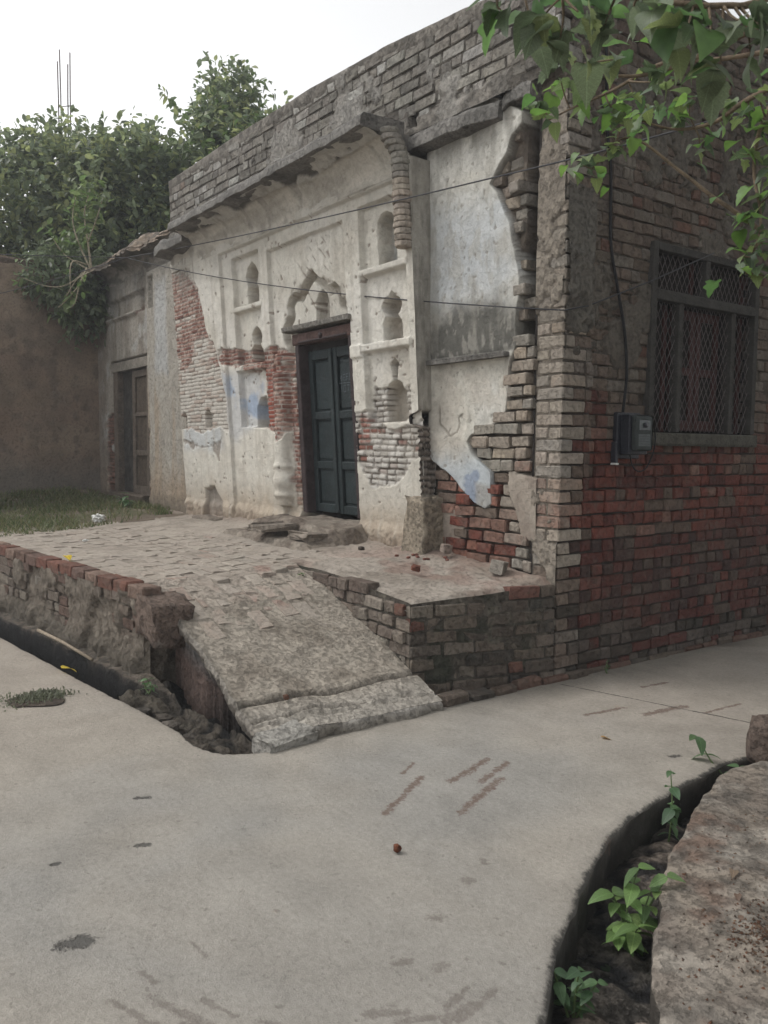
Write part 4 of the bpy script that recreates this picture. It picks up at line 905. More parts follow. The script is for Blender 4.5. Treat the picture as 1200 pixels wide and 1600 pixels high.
for a in ((1.36, 1.665), (1.685, 1.985)):
    s_ = empty('shutter', (-.2, sum(a) / 2, 1.72), win); s_.matrix_parent_inverse = world_of(win).inverted()
    for y0, y1, z0, z1 in ((a[0], a[0] + .06, 1.72, 2.65), (a[1] - .06, a[1], 1.72, 2.65), (a[0] + .06, a[1] - .06, 1.72, 1.80), (a[0] + .06, a[1] - .06, 2.58, 2.65), (a[0] + .06, a[1] - .06, 2.15, 2.21)): box('shutter_bar', -.17, -.135, y0, y1, z0, z1, MAT['shutter'], s_, .003)
    box('dark_pane_sheet', -.165, -.155, a[0] + .06, a[1] - .06, 1.8, 2.58, MAT['dark'], s_, .0)  # near-black sheet stands in for the dark room between the bars
for a in ((1.02, 1.29, 1.705, 2.66), (2.055, 2.31, 1.705, 2.66), (1.02, 1.61, 2.745, 3.015), (1.68, 2.31, 2.745, 3.015)): box('dark_pane_sheet', -.165, -.15, a[0], a[1], a[2], a[3], MAT['dark'], win, .0); box('shutter_edge', -.148, -.13, a[1] - .045, a[1], a[2], a[3], MAT['shutter'], win, .002)  # dark sheets paint the unlit room behind these panes; red strips at one side

# ================================================================== LOWER WING AND MUD WALL ON THE LEFT
wing = empty('house_wing', (-8.5, 0, .7)); tag(wing, 'low stained wing with broken cornice and grey wooden door in the corner', 'house')
WTOP = ([-10.1, -9.6, -9.0, -8.4, -7.8, -7.3, -6.8, -6.3], [4.10, 4.30, 4.33, 4.38, 4.42, 4.40, 4.36, 4.34])
def wingf(U, V):
    n0 = fbm(U * 1.2, V * 1.2, 201, 3); n1 = fbm(U * 4, V * 4, 202, 4); n2 = fbm(U * 14, V * 14, 203, 4); st = fbm(U * 6, V * .6, 204, 4)
    d = .02 * (n0 - .5) + .01 * (n1 - .5); C = np.tile((.33, .305, .265), U.shape + (1,)); C = mix(C, (.22, .195, .165), ss(.42, .7, st)); C = mix(C, (.42, .42, .40), ss(.55, .7, n1) * .6)
    but = ss(.02, -.02, rect(U, V, -7.5, -6.0, 0, 3.95)); d = d + .10 * but; C = mix(C, (.36, .335, .29), but * .8); C = mix(C, (.33, .27, .205), but * ss(.5, .65, st) * .8); C = mix(C, (.42, .43, .43), but * ss(.05, -.1, rect(U, V, -7.2, -6.75, 2.5, 3.8) + .15 * (n1 - .5)) * .7)
    d = d - .10 * but * ss(.015, -.015, rect(U, V, -7.42, -7.25, 3.45, 3.85)); C = mix(C, (.33, .26, .19), ss(1.5, .9, V + .3 * (n1 - .5)) * .8)
    d = d - .06 * ss(.02, -.02, rect(U, V, -9.4, -7.85, 3.52, 3.78 + .03 * (n1 - .5))); d = d - .06 * ss(.02, -.02, rect(U, V, -8.15, -7.85, 3.5, 3.75) + .05 * (n1 - .5)); C = mix(C, (.17, .10, .08), ss(.02, -.03, rect(U, V, -8.15, -7.87, 3.48, 3.66) + .1 * (n2 - .5)) * .8)
    d = d + .05 * ss(.015, -.015, rect(U, V, -9.45, -8.15, 3.47, 3.53))
    do = ss(.008, -.008, rect(U, V, -9.35, -7.72, 0, 2.86)); d = d * (1 - do) - .3 * do
    e = np.minimum(rect(U, V, -9.62, -9.33, .6, 2.05), rect(U, V, -7.74, -7.45, .6, 1.75)) + .22 * (n1 - .5); em = ss(.01, -.01, e) * (1 - do); j, b = lakh(U, V, .05, .14, 207, .012); C = mix(C, (.19, .085, .062), em * .9); C = mix(C, (.07, .055, .045), em * (1 - j)); d = d - em * (.03 + .02 * (1 - j) + .04 * (b - .5))
    C = mix(C, (.15, .14, .122), ss(3.5, 4.2, V + .4 * (n1 - .5)) * .8); C = mix(C, (.20, .165, .135), ss(-9.2, -10, U + .5 * (n1 - .5)) * .8); C = mix(C, (.12, .105, .085), ss(1.0, .75, V + .15 * (n2 - .5)) * .7)
    return d, C
hfield('wing_wall', np.arange(-10.05, -6.06, .02), np.arange(.55, 4.06, .02), wingf, lambda U, V, D: (U, .02 - D, V), MAT['rough'], wing)
def wcove(U, V):
    n = fbm(U * 3, V * 4, 211, 4); n2 = fbm(U * 8, V * 8, 212, 3); C = np.tile((.27, .25, .22), U.shape + (1,)); C = mix(C, (.13, .122, .108), ss(.45, .65, n)); C = mix(C, (.20, .15, .115), ss(.85, 1., V + .3 * (n2 - .5)) * .8); return .03 * (n - .5) + .05 * (n2 - .5) * ss(.7, 1, V), C
def wout(U): return .34 - .12 * ss(.45, .7, fbm(U * 2.3, U * 0, 5, 3)) - .10 * ss(-9.3, -9.9, U)
def wcove3(U, V, D):
    t = V * math.pi / 2; out = wout(U)
    return U, .02 - out * (1 - np.cos(t)) - D * np.cos(t), 4.0 + .24 * np.sin(t) - D * np.sin(t)
hfield('wing_cornice', np.arange(-10.0, -6.08, .02), np.linspace(0, 1, 26), wcove, wcove3, MAT['rough'], wing)
def wrub(U, V):
    n = fbm(U * 5, V * 5, 215, 4); n2 = fbm(U * 15, V * 15, 216, 3); top = np.interp(U, *WTOP) - 4.24
    z = 4.25 + (top + .05) * ss(0, .35, V) * (.6 + .8 * n) + .05 * (n2 - .5) - .06 * ss(.05, .0, V)
    C = np.tile((.21, .165, .125), U.shape + (1,)); C = mix(C, (.30, .25, .2), ss(.5, .65, n2)); C = mix(C, (.14, .12, .1), ss(.5, .65, n)); return z, C
hfield('cornice_rubble', np.arange(-10.0, -6.08, .02), np.linspace(0, .8, 40), wrub, lambda U, V, D: (U, .0 - wout(U) + V + .03 * (fbm(U * 12, V * 12, 217, 3) - .5), D), MAT['earth'], wing)
box('wing_roof', -10.0, -6.12, .05, 5, 4.12, 4.22, MAT['cement'], wing)
box('wing_side_wall', -10.05, -9.95, .04, 5, .5, 4.1, MAT['cement'], wing)
wd = empty('wing_door', (-8.5, .1, .9), wing); wd.matrix_parent_inverse = world_of(wing).inverted()
for a, b in ((-9.35, -9.17), (-7.88, -7.72)): box('jamb_post', a, b, .05, .2, .8, 2.72, MAT['greywood'], wd, .01, .006)
box('head_beam', -9.4, -7.7, .03, .22, 2.70, 2.84, surf('grey_lintel', 'CONST', (.26, .235, .20), var=.4, scale=8, bd=.01), wd, .012, .012)
box('dark_leaf', -9.17, -8.60, .15, .19, .82, 2.7, surf('dark_door_boards', 'CONST', (.06, .055, .05), var=.5, scale=8, bd=.008), wd, .005, .003)
for a, b, c, d in ((-8.60, -8.48, .84, 2.68), (-8.0, -7.88, .84, 2.68)): box('stile', a, b, .09, .15, c, d, MAT['greywood'], wd, .006, .003)
for c, d in ((.84, .98), (1.42, 1.50), (2.0, 2.06), (2.58, 2.68)): box('rail', -8.48, -8.0, .09, .15, c, d, MAT['greywood'], wd, .006, .003)
for c, d in ((.98, 1.42), (1.50, 2.0), (2.06, 2.58)): box('panel', -8.48, -8.0, .12, .14, c, d, surf('panel_wood', 'CONST', (.095, .075, .058), var=.4, scale=8, bd=.006), wd, .002)
box('door_sill', -9.3, -7.75, -.08, .2, .72, .86, MAT['greywood'], wd, .02, .015)
def mudf(U, V):
    n0 = fbm(U * .8, V * .8, 221, 3); n1 = fbm(U * 3, V * 3, 222, 4); n2 = fbm(U * 12, V * 12, 223, 3); d = .06 * (n0 - .5) + .03 * (n1 - .5) + .008 * (n2 - .5); j, b = lakh(U, V, .09, .24, 224, .02)
    C = np.tile((.215, .165, .122), U.shape + (1,)); C = mix(C, (.26, .205, .155), ss(.45, .7, n0)); C = mix(C, (.15, .12, .095), ss(.5, .7, n1) * .5); C = mix(C, (.20, .14, .108), ss(.45, .7, fbm(U * 1.5, V * 2.5, 226, 4)) * .4); C = mix(C, (.12, .095, .078), ss(.62, .66, fbm(U * 6, V * 6, 227, 4)) * .5); C = mix(C, (.17, .155, .135), ss(1.6, .9, V + .4 * (n1 - .5)) * .8); return d, C
mw_ = hfield('mud_wall', np.arange(-6.5, .05, .03), np.arange(.5, 4.43, .03), mudf, lambda U, V, D: (-10.0 + D, U, V + .10 * (fbm(U * 1.5, U * 0, 8, 3) - .5) * ss(3.6, 4.4, V)), MAT['mud'])
tag(mw_, 'tall brown mud plastered wall closing the yard at the far side', 'wall')
box('wall_top', -10.35, -9.98, -6.5, .03, 4.30, 4.41, surf('mud_top', 'CONST', (.13, .1, .08), var=.3, bd=.01), mw_, .02, .02)

# ================================================================== PLATFORM, RAMP, YARD
def zf(X, Y):
    X = np.asarray(X, float); Y = np.asarray(Y, float)
    return .63 + .135 * np.clip((Y + 1.6) / 1.6, 0, 1) - .10 * np.clip((X + 1.3) / 1.3, 0, 1) - .06 * np.clip((-X - 4.2) / 2, 0, 1) * np.clip((Y + 1.6) / 1.6, 0, 1) + .015 * np.clip((-X - 1.5) / 4, 0, 1)
plat = empty('brick_platform', (-2, -1.2, 0)); tag(plat, 'raised brick-paved platform in front of the old house', 'platform')
def xr_edge(Y): return -.24 + .24 * np.clip((Y + 1.04) / 1.04, 0, 1)      # outer edge beside the lane
def floorf(U, V):
    n0 = fbm(U * 1.2, V * 1.2, 231, 3); n1 = fbm(U * 5, V * 5, 232, 4); n2 = fbm(U * 15, V * 15, 233, 4)
    d = zf(U, V) + .022 * (n0 - .5) + .010 * (n1 - .5) - .012 + .03 * ss(-.25, -.05, V) * n1 + .012 * ss(.35, .65, n1) * ss(-1.2, -.6, V)
    ed = np.minimum(xr_edge(V) - U, np.where(U > -1.7, V + 1.06, 9)); d = d - .05 * ss(.11, .02, ed + .05 * (n1 - .5))
    C = np.tile((.315, .28, .24), U.shape + (1,)); C = mix(C, (.235, .205, .172), ss(.45, .7, n1)); C = mix(C, (.38, .335, .285), ss(.5, .75, n0) * .7); C = mix(C, (.23, .125, .10), ss(.52, .66, fbm(U * 2.2, V * 3.5, 235, 4)) * ss(-2.2, -1.4, U) * .35)
    C = mix(C, (.24, .185, .15), ss(-.35, -.05, V + .2 * (n1 - .5)) * .5); d = d - .012 * ss(.60, .64, fbm(U * 4, V * 9, 236, 3)) * ss(-2.4, -1.8, U)
    return d, C
def fkeep(U, V): return (V > Yf(U) + .02) & (U < xr_edge(V) - .01) & ((V > -1.06) | (U < -1.74)) & ((V > -2.25) | (U < -1.38))
hfield('floor', np.arange(-7.2, .02, .018), np.arange(-3.0, .02, .018), floorf, lambda U, V, D: (U, V, D), MAT['dust'], plat, fkeep)['label'] = 'dusty worn floor of brick and earth'
random.seed(31)
PB = Bricks()
y = -2.30; r = 0
while y < -.62:
    x = -5.6 + random.uniform(0, .2)
    while x < -1.45:
        L = .228 * random.uniform(.94, 1.04); xc_ = x + L / 2; n = float(fbm(np.array(xc_ * 1.1), np.array(y * 1.1), 241, 3))
        if y > Yf(xc_) + .12 and not (xc_ > -1.66) and random.random() > .08 + 2.2 * max(0, n - .56) + (.5 if y > -.85 else 0) and xc_ > -5.9 + .35 * (y + 2.6):
            z_ = float(zf(xc_, y)) - .034 - .02 * max(0, xc_ + 1.75) - .002 + random.uniform(-.004, .004)
            PB.add(plat, 'f', (xc_, y + random.uniform(-.006, .006), z_), random.uniform(-.03, .03) + .02, pick(((.34, .30, .258), 6), ((.31, .265, .225), 3), ((.29, .21, .175), 1.2 if x > -2.6 else .3)), (L / .228 * .975, random.uniform(.95, 1.03), 1), (random.uniform(-.012, .012), random.uniform(-.012, .012)))
        x += L + random.uniform(.005, .012)
    y += .1185; r += 1
# retaining walls
random.seed(33); RB = Bricks()
A_ = Vector((-.245, -1.06)); B_ = Vector((.0, -.02)); dv = (B_ - A_); LA = dv.length; dv.normalize(); angA = math.atan2(dv.y, dv.x)
for r in range(-1, 9):
    z = -.01 + r * .083 + .04; s = .0 if r % 2 else -.06
    while s < LA - .03:
        kind = 's' if random.random() < .6 else ('h' if random.random() < .5 else 'q'); base = {'s': .228, 'h': .11, 'q': .165}[kind]; L = base * random.uniform(.93, 1.05)
        s0 = max(s, 0.); s1 = min(s + L, LA); 
        if s1 - s0 < .05: s += L + .01; continue
        cx_ = A_ + dv * ((s0 + s1) / 2); topz = float(zf(cx_.x, cx_.y)) - .035
        if z < topz + .012:
            deep = {'s': .11, 'h': .2, 'q': .11}[kind]; nrm = Vector((dv.y, -dv.x)); p = cx_ - nrm * (deep / 2 - random.uniform(-.008, .01))
            c = pick(((.155, .13, .105), 4), ((.115, .10, .083), 4), ((.19, .165, .135), 2), ((.07, .068, .058), 2), ((.17, .085, .065), 1))
            RB.add(plat, kind, (p.x, p.y, z + random.uniform(-.005, .005)), angA + random.uniform(-.03, .03), c, ((s1 - s0) / base * .97, 1, random.uniform(.92, 1.03)), (random.uniform(-.02, .02), random.uniform(-.02, .02)))
        s += L + .012
for r in range(0, 9):
    z = -.01 + r * .083 + .04; x = -.25 - (.0 if r % 2 else .06)
    while x > -1.62:
        kind = random.choice('sshq'); base = {'s': .228, 'h': .11, 'q': .165}[kind]; L = base * random.uniform(.93, 1.05); xc_ = x - L / 2
        rz = .10 + .53 * np.clip((.05 - xc_) / 1.6, 0, 1); topz = float(zf(xc_, -1.0)) - .03
        if z > rz - .09 and z < topz + .012:
            deep = {'s': .11, 'h': .2, 'q': .11}[kind]; c = pick(((.24, .205, .17), 4), ((.18, .15, .125), 3), ((.22, .11, .08), 2 if z > .5 else .6), ((.28, .25, .21), 2))
            RB.add(plat, kind, (xc_, -1.06 + deep / 2 - random.uniform(-.01, .014), z + random.uniform(-.006, .006)), random.uniform(-.04, .04), c, (L / base * .96, 1, random.uniform(.9, 1.04)), (random.uniform(-.025, .025), random.uniform(-.03, .03)))
        x -= L + .012
fa = math.atan(.109)
x = -1.40
while x > -6.5:            # red coping bricks along the front edge
    L = .228 * random.uniform(.92, 1.06); xc_ = x - L / 2
    RB.add(plat, 'c', (xc_, Yf(xc_) + .05 + random.uniform(-.006, .006), float(zf(xc_, -2.3)) - .032 + random.uniform(-.006, .006)), fa + random.uniform(-.025, .025), pick(((.21, .10, .075), 5), ((.17, .11, .09), 3), ((.27, .19, .15), 2)), (L / .22 * .975, 1.1, 1), (random.uniform(-.02, .02), random.uniform(-.02, .02)))
    x -= L + .01
for r in range(5):
    z = .53 - r * .082; x = -1.38 - (.1 if r % 2 else 0)
    while x > -5.2:
        kind = random.choice('shqq'); base = {'s': .228, 'h': .11, 'q': .165}[kind]; L = base * random.uniform(.9, 1.05); xc_ = x - L / 2
        n = float(fbm(np.array(xc_ * 1.5), np.array(z * 3.), 251, 3))
        if n > .40 + .05 * r:
            deep = {'s': .11, 'h': .2, 'q': .11}[kind]
            RB.add(plat, kind, (xc_, Yf(xc_) - .012 + deep / 2 - random.uniform(-.012, .006), z + random.uniform(-.008, .008)), fa + random.uniform(-.04, .04), pick(((.17, .145, .118), 4), ((.15, .105, .085), 3), ((.21, .185, .155), 2)), (L / base * .93, 1, random.uniform(.85, 1.02)), (random.uniform(-.03, .03), random.uniform(-.04, .04)))
        x -= L + .014
RB.build(300, MAT['brick'], MAT['brickj'], 'brick', plat, 'brickwork')
def facef(U, V):
    n1 = fbm(U * 4, V * 4, 261, 4); n2 = fbm(U * 14, V * 14, 262, 4); d = (-.02 + .045 * ss(.42, .62, n1) + .008 * (n2 - .5) + .04 * ss(.3, .1, V)) * ss(-1.36, -1.5, U) - .02 * ss(-1.5, -1.36, U); C = np.tile((.14, .118, .095), U.shape + (1,)); C = mix(C, (.20, .172, .14), ss(.4, .65, n2)); C = mix(C, (.085, .075, .06), ss(.3, .12, V + .12 * (n1 - .5)) * .7); return d, C
hfield('front_face', np.concatenate([np.arange(-8, -4, .05), np.arange(-4, -1.36, .016)]), np.arange(-.1, .60, .016), facef, lambda U, V, D: (U, Yf(U) - D, V), MAT['earth'], plat)
def facer(U, V):
    n1 = fbm(U * 5, V * 5, 265, 4); n2 = fbm(U * 14, V * 14, 266, 4); d = -.016 + .014 * ss(.5, .66, n1); C = np.tile((.085, .075, .062), U.shape + (1,)); C = mix(C, (.15, .135, .11), ss(.5, .7, n2)); C = mix(C, (.035, .04, .028), ss(.6, .72, n1) * .8); return d, C
hfield('lane_face', np.arange(0, LA, .016), np.linspace(0, 1, 44), lambda U, V: facer(U, V * .6), lambda U, V, D: (A_.x + dv.x * U + D * dv.y, A_.y + dv.y * U - D * dv.x, -.08 + V * (zf(A_.x + dv.x * U, A_.y + dv.y * U) - .012 + .08)), MAT['mortar'], plat)
hfield('ramp_face', np.arange(-1.7, -.24, .016), np.linspace(0, 1, 44), lambda U, V: facer(U + 3, V * .6), lambda U, V, D: (U, -1.055 - D, -.08 + V * (zf(U, -1.05) - .012 + .08)), MAT['mortar'], plat)
hfield('end_face', np.arange(-2.34, -2.0, .016), np.linspace(0, 1, 40), lambda U, V: facef(U - 3, V * .6), lambda U, V, D: (-1.40 + D + .05 * (fbm(U * 6, V * 5, 3, 3) - .5), U, -.2 + V * .74), MAT['earth'], plat)
# worn block of masonry at the end of the front edge
bm = bmesh.new(); bmesh.ops.create_cube(bm, size=1); bmesh.ops.subdivide_edges(bm, edges=bm.edges[:], cuts=5, use_grid_fill=True)
for v_ in bm.verts:
    p = v_.co.copy(); v_.co = Vector((-1.30 + p.x * .36 - .05 * p.z * p.x, -2.24 + p.y * .26, .465 + p.z * .26 - .08 * max(0, p.x)))
    v_.co += Vector(((float(vn(p.x * 6, p.y * 6 + p.z * 5, 1)) - .5) * .035, (float(vn(p.x * 6, p.z * 6, 2)) - .5) * .035, (float(vn(p.x * 7, p.y * 7, 3)) - .5) * .03))
link('end_block', from_bm('end_block', bm, True), surf('block_masonry', 'CONST', (.16, .12, .098), var=.4, scale=8, bd=.014, grime=(.25, .23, .2), gs=5), plat)

rampo = empty('concrete_ramp', (-.7, -1.65, .1)); tag(rampo, 'rough concrete ramp rising from the road to the platform', 'ramp')
def rampz(U, V): return .075 + .555 * ss(-.15, 1.08, (-U) / 1.62) * 1.0
def rampf(U, V):
    n0 = fbm(U * 1.5, V * 1.5, 271, 3); n1 = fbm(U * 6, V * 6, 272, 4); n2 = fbm(U * 18, V * 18, 273, 4); t = np.clip((.06 - U) / 1.75, 0, 1); t = t + .09 * np.sin(t * math.pi)
    z = .045 + (zf(U, V) - .052) * np.minimum(t, 1) + .03 * (n0 - .5) + .012 * (n1 - .5) + .006 * (n2 - .5)
    z = z + .03 * (fbm(U * 3.2, V * 3.2, 278, 3) - .5) + .014 * (fbm(U * 11, V * 11, 279, 3) - .5) - .03 * ss(.03, .0, np.abs(U + .19 + .05 * (n0 - .5) - .02 * V)) - .02 * ss(.02, .0, np.abs(U + .02 + .1 * (n1 - .5)))
    foot = np.hypot(((U + .85 + .2 * V) % .23) - .115, ((V + .1 * U) % .31) - .15); z = z - .008 * ss(.05, .02, foot) * ss(.45, .6, n0)
    C = np.tile((.32, .285, .238), U.shape + (1,)); C = mix(C, (.235, .205, .168), ss(.45, .66, n1)); C = mix(C, (.37, .345, .305), ss(-.3, .0, U) * .7); C = mix(C, (.34, .295, .25), ss(-1.1, -1.6, U + .3 * (n0 - .5)) * .9); C = mix(C, (.30, .19, .155), ss(.55, .65, n1) * ss(-1.2, -1.6, U) * .6); C = mix(C, (.24, .22, .185), ss(.58, .7, n2) * .35); ck1 = np.maximum(ss(.014, .004, np.abs(U + .20 + .09 * (n0 - .5) + .03 * (n1 - .5) - .02 * V)), ss(.012, .003, np.abs(U + .05 + .12 * (n0 - .5) + .05 * (n1 - .5))) * ss(-1.45, -1.6, V)); z = z - .03 * ck1; C = mix(C, (.07, .06, .05), ck1 * .85); C = mix(C, (.16, .145, .12), ss(.05, .0, V + 2.2 + .06 * (n1 - .5)) * .6); return z, C
def rl(U): return -2.19 - .05 * np.clip((U + 1.4) / 1.5, 0, 1) + .05 * (fbm(U * 6, U * 0, 275, 4) - .5)
def ramp3(U, V, D):
    y = rl(U) + (V + 2.2) / 1.14 * (-1.055 - rl(U)); xe = U + .05 * (fbm(y * 5, y * 0, 277, 3) - .5) * ss(-.2, .05, U) - .04 * ss(-1.5, -2.2, y) * ss(-.3, .05, U); return xe, y, D
def rampz_at(x, y): return float(rampf(np.array([[x]]), np.array([[y]]))[0][0, 0])
random.seed(37); y = -2.06
while y < -1.12:
    x = -1.62 + random.uniform(-.08, .08)
    while x < -1.14 + .2 * random.random() - .12 * abs(y + 1.6):
        L = .228 * random.uniform(.94, 1.04); xc_ = x + L / 2; z0_, z1_ = rampz_at(xc_ - .06, y), rampz_at(xc_ + .06, y)
        PB.add(plat, 'f', (xc_, y, (z0_ + z1_) / 2 - .031 + random.uniform(-.003, .003)), random.uniform(-.05, .05), pick(((.33, .27, .225), 4), ((.30, .21, .175), 3), ((.35, .31, .265), 3)), (L / .228 * .97, random.uniform(.95, 1.03), 1), (0, math.atan2(z0_ - z1_, .12)))
        x += L + random.uniform(.006, .014)
    y += .1185
PB.build(300, MAT['pave'], MAT['pavej'], 'paving_brick', plat, 'paving')
hfield('slab', np.arange(-1.80, .07, .014), np.arange(-2.2, -1.05, .014), rampf, ramp3, MAT['ramp'], rampo)
# broken left side and front lip of the slab
us = np.arange(-1.40, .07, .02); Vv = []; Cc = []; Ff = []
for i, x in enumerate(us):
    zt = float(rampf(np.array([[x]]), np.array([[-2.2]]))[0][0, 0]); px, py, pz = ramp3(np.array(x), np.array(-2.2), np.array(zt))
    th = .05 + .06 * float(fbm(np.array(x * 7), np.array(0.), 9, 3))
    for k, (dy, dz, c_) in enumerate(((0, 0, (.25, .23, .2)), (-.012, -th * .4, (.2, .18, .155)), (.0, -th, (.12, .105, .09)), (.03 + .07 * float(ss(-.85, -.5, np.array(x))), -th - .02, tuple(.13 * (1 - k_) + .03 * k_ for k_ in [float(ss(-.95, -.45, np.array(x)))] * 3)), (.05 + .09 * float(ss(-.85, -.5, np.array(x))), -.5 * pz - .06, tuple(a_ * (1 - float(ss(-.95, -.45, np.array(x)))) + .02 for a_ in (.12, .08, .065))), (.05 + .1 * float(ss(-.85, -.5, np.array(x))), -pz - .3, tuple(a_ * (1 - float(ss(-1.1, -.6, np.array(x)))) + .014 for a_ in (.07, .05, .04))))):  # lower rows go near-black towards the road: undercut shade put into the colour
        Vv.append((float(px), float(py) + dy + .02 * (random.random() - .5) * (k > 0), float(pz) + dz)); Cc.append(c_)
    if i:
        for k in range(5): a = (i - 1) * 6 + k; b = i * 6 + k; Ff.append((a, a + 1, b + 1, b))
link('broken_side', mesh('broken_side', Vv, Ff, np.array(Cc)), MAT['ramp'], rampo)
ys = np.arange(-2.2, -1.05, .018); Vv = []; Cc = []; Ff = []
for i, y in enumerate(ys):
    zt = float(rampf(np.array([[.066]]), np.array([[y]]))[0][0, 0]); px, py, pz = [float(q) for q in ramp3(np.array(.066), np.array(y), np.array(zt))]
    k1 = float(fbm(np.array(y * 9), np.array(0.), 19, 3)) - .5
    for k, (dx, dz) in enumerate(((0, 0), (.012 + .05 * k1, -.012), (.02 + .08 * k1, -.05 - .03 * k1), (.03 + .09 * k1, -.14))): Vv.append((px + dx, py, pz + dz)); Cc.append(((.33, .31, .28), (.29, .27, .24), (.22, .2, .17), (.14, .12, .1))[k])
    if i:
        for k in range(3): a = (i - 1) * 4 + k; b = i * 4 + k; Ff.append((a, b, b + 1, a + 1))
link('front_lip', mesh('front_lip', Vv, Ff, np.array(Cc), True), MAT['ramp'], rampo)

def rock(name, c, size, colr, seed, parent=None, sub=3, rough=.28, flat=1., rz=0., mat='stone', smooth=True):
    bm = bmesh.new(); bmesh.ops.create_icosphere(bm, subdivisions=sub, radius=1.)
    for v_ in bm.verts:
        p = v_.co.normalized(); k = 1 + rough * 2 * (float(fbm(np.array(p.x * 1.6 + seed * 3.1), np.array(p.y * 1.6 + p.z * 1.3), seed, 3)) - .5)
        q = Vector((math.copysign(abs(p.x) ** .6, p.x), math.copysign(abs(p.y) ** .6, p.y), math.copysign(abs(p.z) ** .6, p.z))) * k
        v_.co = Vector((q.x * size[0] / 2, q.y * size[1] / 2, q.z * size[2] / 2 * flat))
    o = link(name, from_bm(name, bm, smooth), MAT[mat], None); o.location = c; o.rotation_euler = (0, 0, rz); o.color = (*colr, 1)
    if parent: o.parent = parent; o.matrix_parent_inverse = world_of(parent).inverted()
    return o
bm = bmesh.new(); random.seed(9); box_bm(bm, -.075, .075, -.15, .15, -.05, .05, .018, .018, 2); ch_ = link('broken_slab_chunk', from_bm('broken_slab_chunk', bm), MAT['stone']); ch_.location = (.03, -2.10, .012); ch_.rotation_euler = (.05, .12, .12); ch_.color = (.33, .315, .285, 1)
tag(ch_, 'pale broken chunk of concrete at the foot of the ramp', 'rubble')
# brick kerb at the foot of the platform beside the lane
kb = empty('low_kerb', (.02, -.55, 0)); tag(kb, 'low mossy brick kerb along the lane below the platform', 'kerb')
random.seed(41); y = -1.02
while y < 2.9:
    L = random.uniform(.19, .25); o = box('kerb_brick', -.05 + .045 * min(1, max(0, y + 1)) + random.uniform(-.01, .01), .06 + random.uniform(-.015, .01) - (.02 if y > .1 else 0), y, y + L - .01, -.04, random.uniform(.035, .06) - (.02 if y > .2 else 0), MAT['brick'], kb, .014, .008); o.color = (*pick(((.15, .09, .07), 3), ((.12, .10, .08), 4), ((.06, .06, .05), 2)), 1); y += L

# yard: earth, grass
def yardf(U, V):
    n0 = fbm(U * .9, V * .9, 281, 3); n1 = fbm(U * 4, V * 4, 282, 4); z = .60 + .05 * np.clip((-U - 4.5) / 4, 0, 1) + .10 * ss(-2.2, -.2, V) + .09 * (n0 - .5) + .03 * (n1 - .5) + .12 * ss(-9, -10, U); z = z - .25 * ss(-5.6, -5.0, U + .45 * (V + 1.2)) * 1.
    C = np.tile((.16, .13, .10), U.shape + (1,)); C = mix(C, (.11, .105, .06), ss(.45, .6, n0)); C = mix(C, (.23, .19, .15), ss(.6, .75, n1) * .6); return z, C
o = hfield('yard_earth', np.arange(-10.1, -4.6, .05), np.arange(-7., .05, .05), yardf, lambda U, V, D: (U, V, D), MAT['earth'], None, lambda U, V: V > Yf(U) + .06); tag(o, kind='structure')

# ================================================================== METER, CABLES, WIRES
mt = empty('electric_meter', (-.02, .755, 1.54)); tag(mt, 'grey electricity meter box fixed to the side wall below the window', 'meter')
box('backing_board', -.062, -.02, .60, .86, 1.50, 1.83, MAT['meterback'], mt, .006)
box('body', -.02, .06, .635, .845, 1.53, 1.815, MAT['meterback'], mt, .012, seg=2)
box('cover', .061, .095, .655, .855, 1.555, 1.81, MAT['metercover'], mt, .03, seg=4)
box('dial_window', .0955, .100, .69, .82, 1.70, 1.775, surf('meter_glass', 'CONST', (.05, .06, .06), var=.2, bd=.0, rough=.15, spec=.6), mt, .003)
box('name_plate', .0955, .098, .69, .82, 1.59, 1.675, surf('meter_plate', 'CONST', (.085, .1, .098), var=.3, bd=.0, rough=.4), mt, .001)
for k in range(4): box('plate_line', .0981, .099, .70, .81, 1.603 + k * .018, 1.608 + k * .018, MAT['meterback'], mt, .0)
tube('seal_knob', [(.098, .755, 1.738), (.112, .755, 1.738)], .018, MAT['meterback'], mt, 12)
box('conduit', -.05, .0, .57, .60, 1.47, 1.62, MAT['meterback'], mt, .006); box('conduit_end', -.048, .004, .568, .602, 1.455, 1.47, MAT['pale'], mt, .004)
c_ = tube('service_cable', catmull([(-.02, .36, 4.3), (-.03, .41, 3.75), (-.03, .46, 3.46), (-.03, .48, 3.0), (-.028, .57, 2.68), (-.025, .655, 2.39), (-.02, .685, 2.1), (-.015, .65, 1.83)], 8), .011, MAT['cable']); tag(c_, 'thick black cable running down the side wall to the meter box', 'cable')
c_ = tube('loose_lead', catmull([(.02, .70, 1.53), (.01, .74, 1.455), (.0, .82, 1.41), (-.005, .92, 1.43), (.0, .985, 1.53), (.01, 1.0, 1.63), (.015, .98, 1.72)], 8), .0048, MAT['cable']); tag(c_, 'thin drooping lead between the meter box and window sill', 'cable')
A1 = Vector((-7.3, -.42, 4.05))
def sag(a, b, s_, n=14):
    a, b = Vector(a), Vector(b); return [a.lerp(b, i / n) - Vector((0, 0, 4 * s_ * (i / n) * (1 - i / n))) for i in range(n + 1)]
w1 = sag((-9.6, -4.2, 4.12), A1, .03) + sag(A1, (.02, -.58, 3.22), .03)[1:] + sag((.02, -.58, 3.22), (3.3, -.55, 3.1), .05)[1:]
tag(tube('overhead_wire', w1, .0050, MAT['wire'], None, 5), 'thin dark wire rising from the broken cornice across the plastered panel to the tree', 'wire', 'overhead wires')
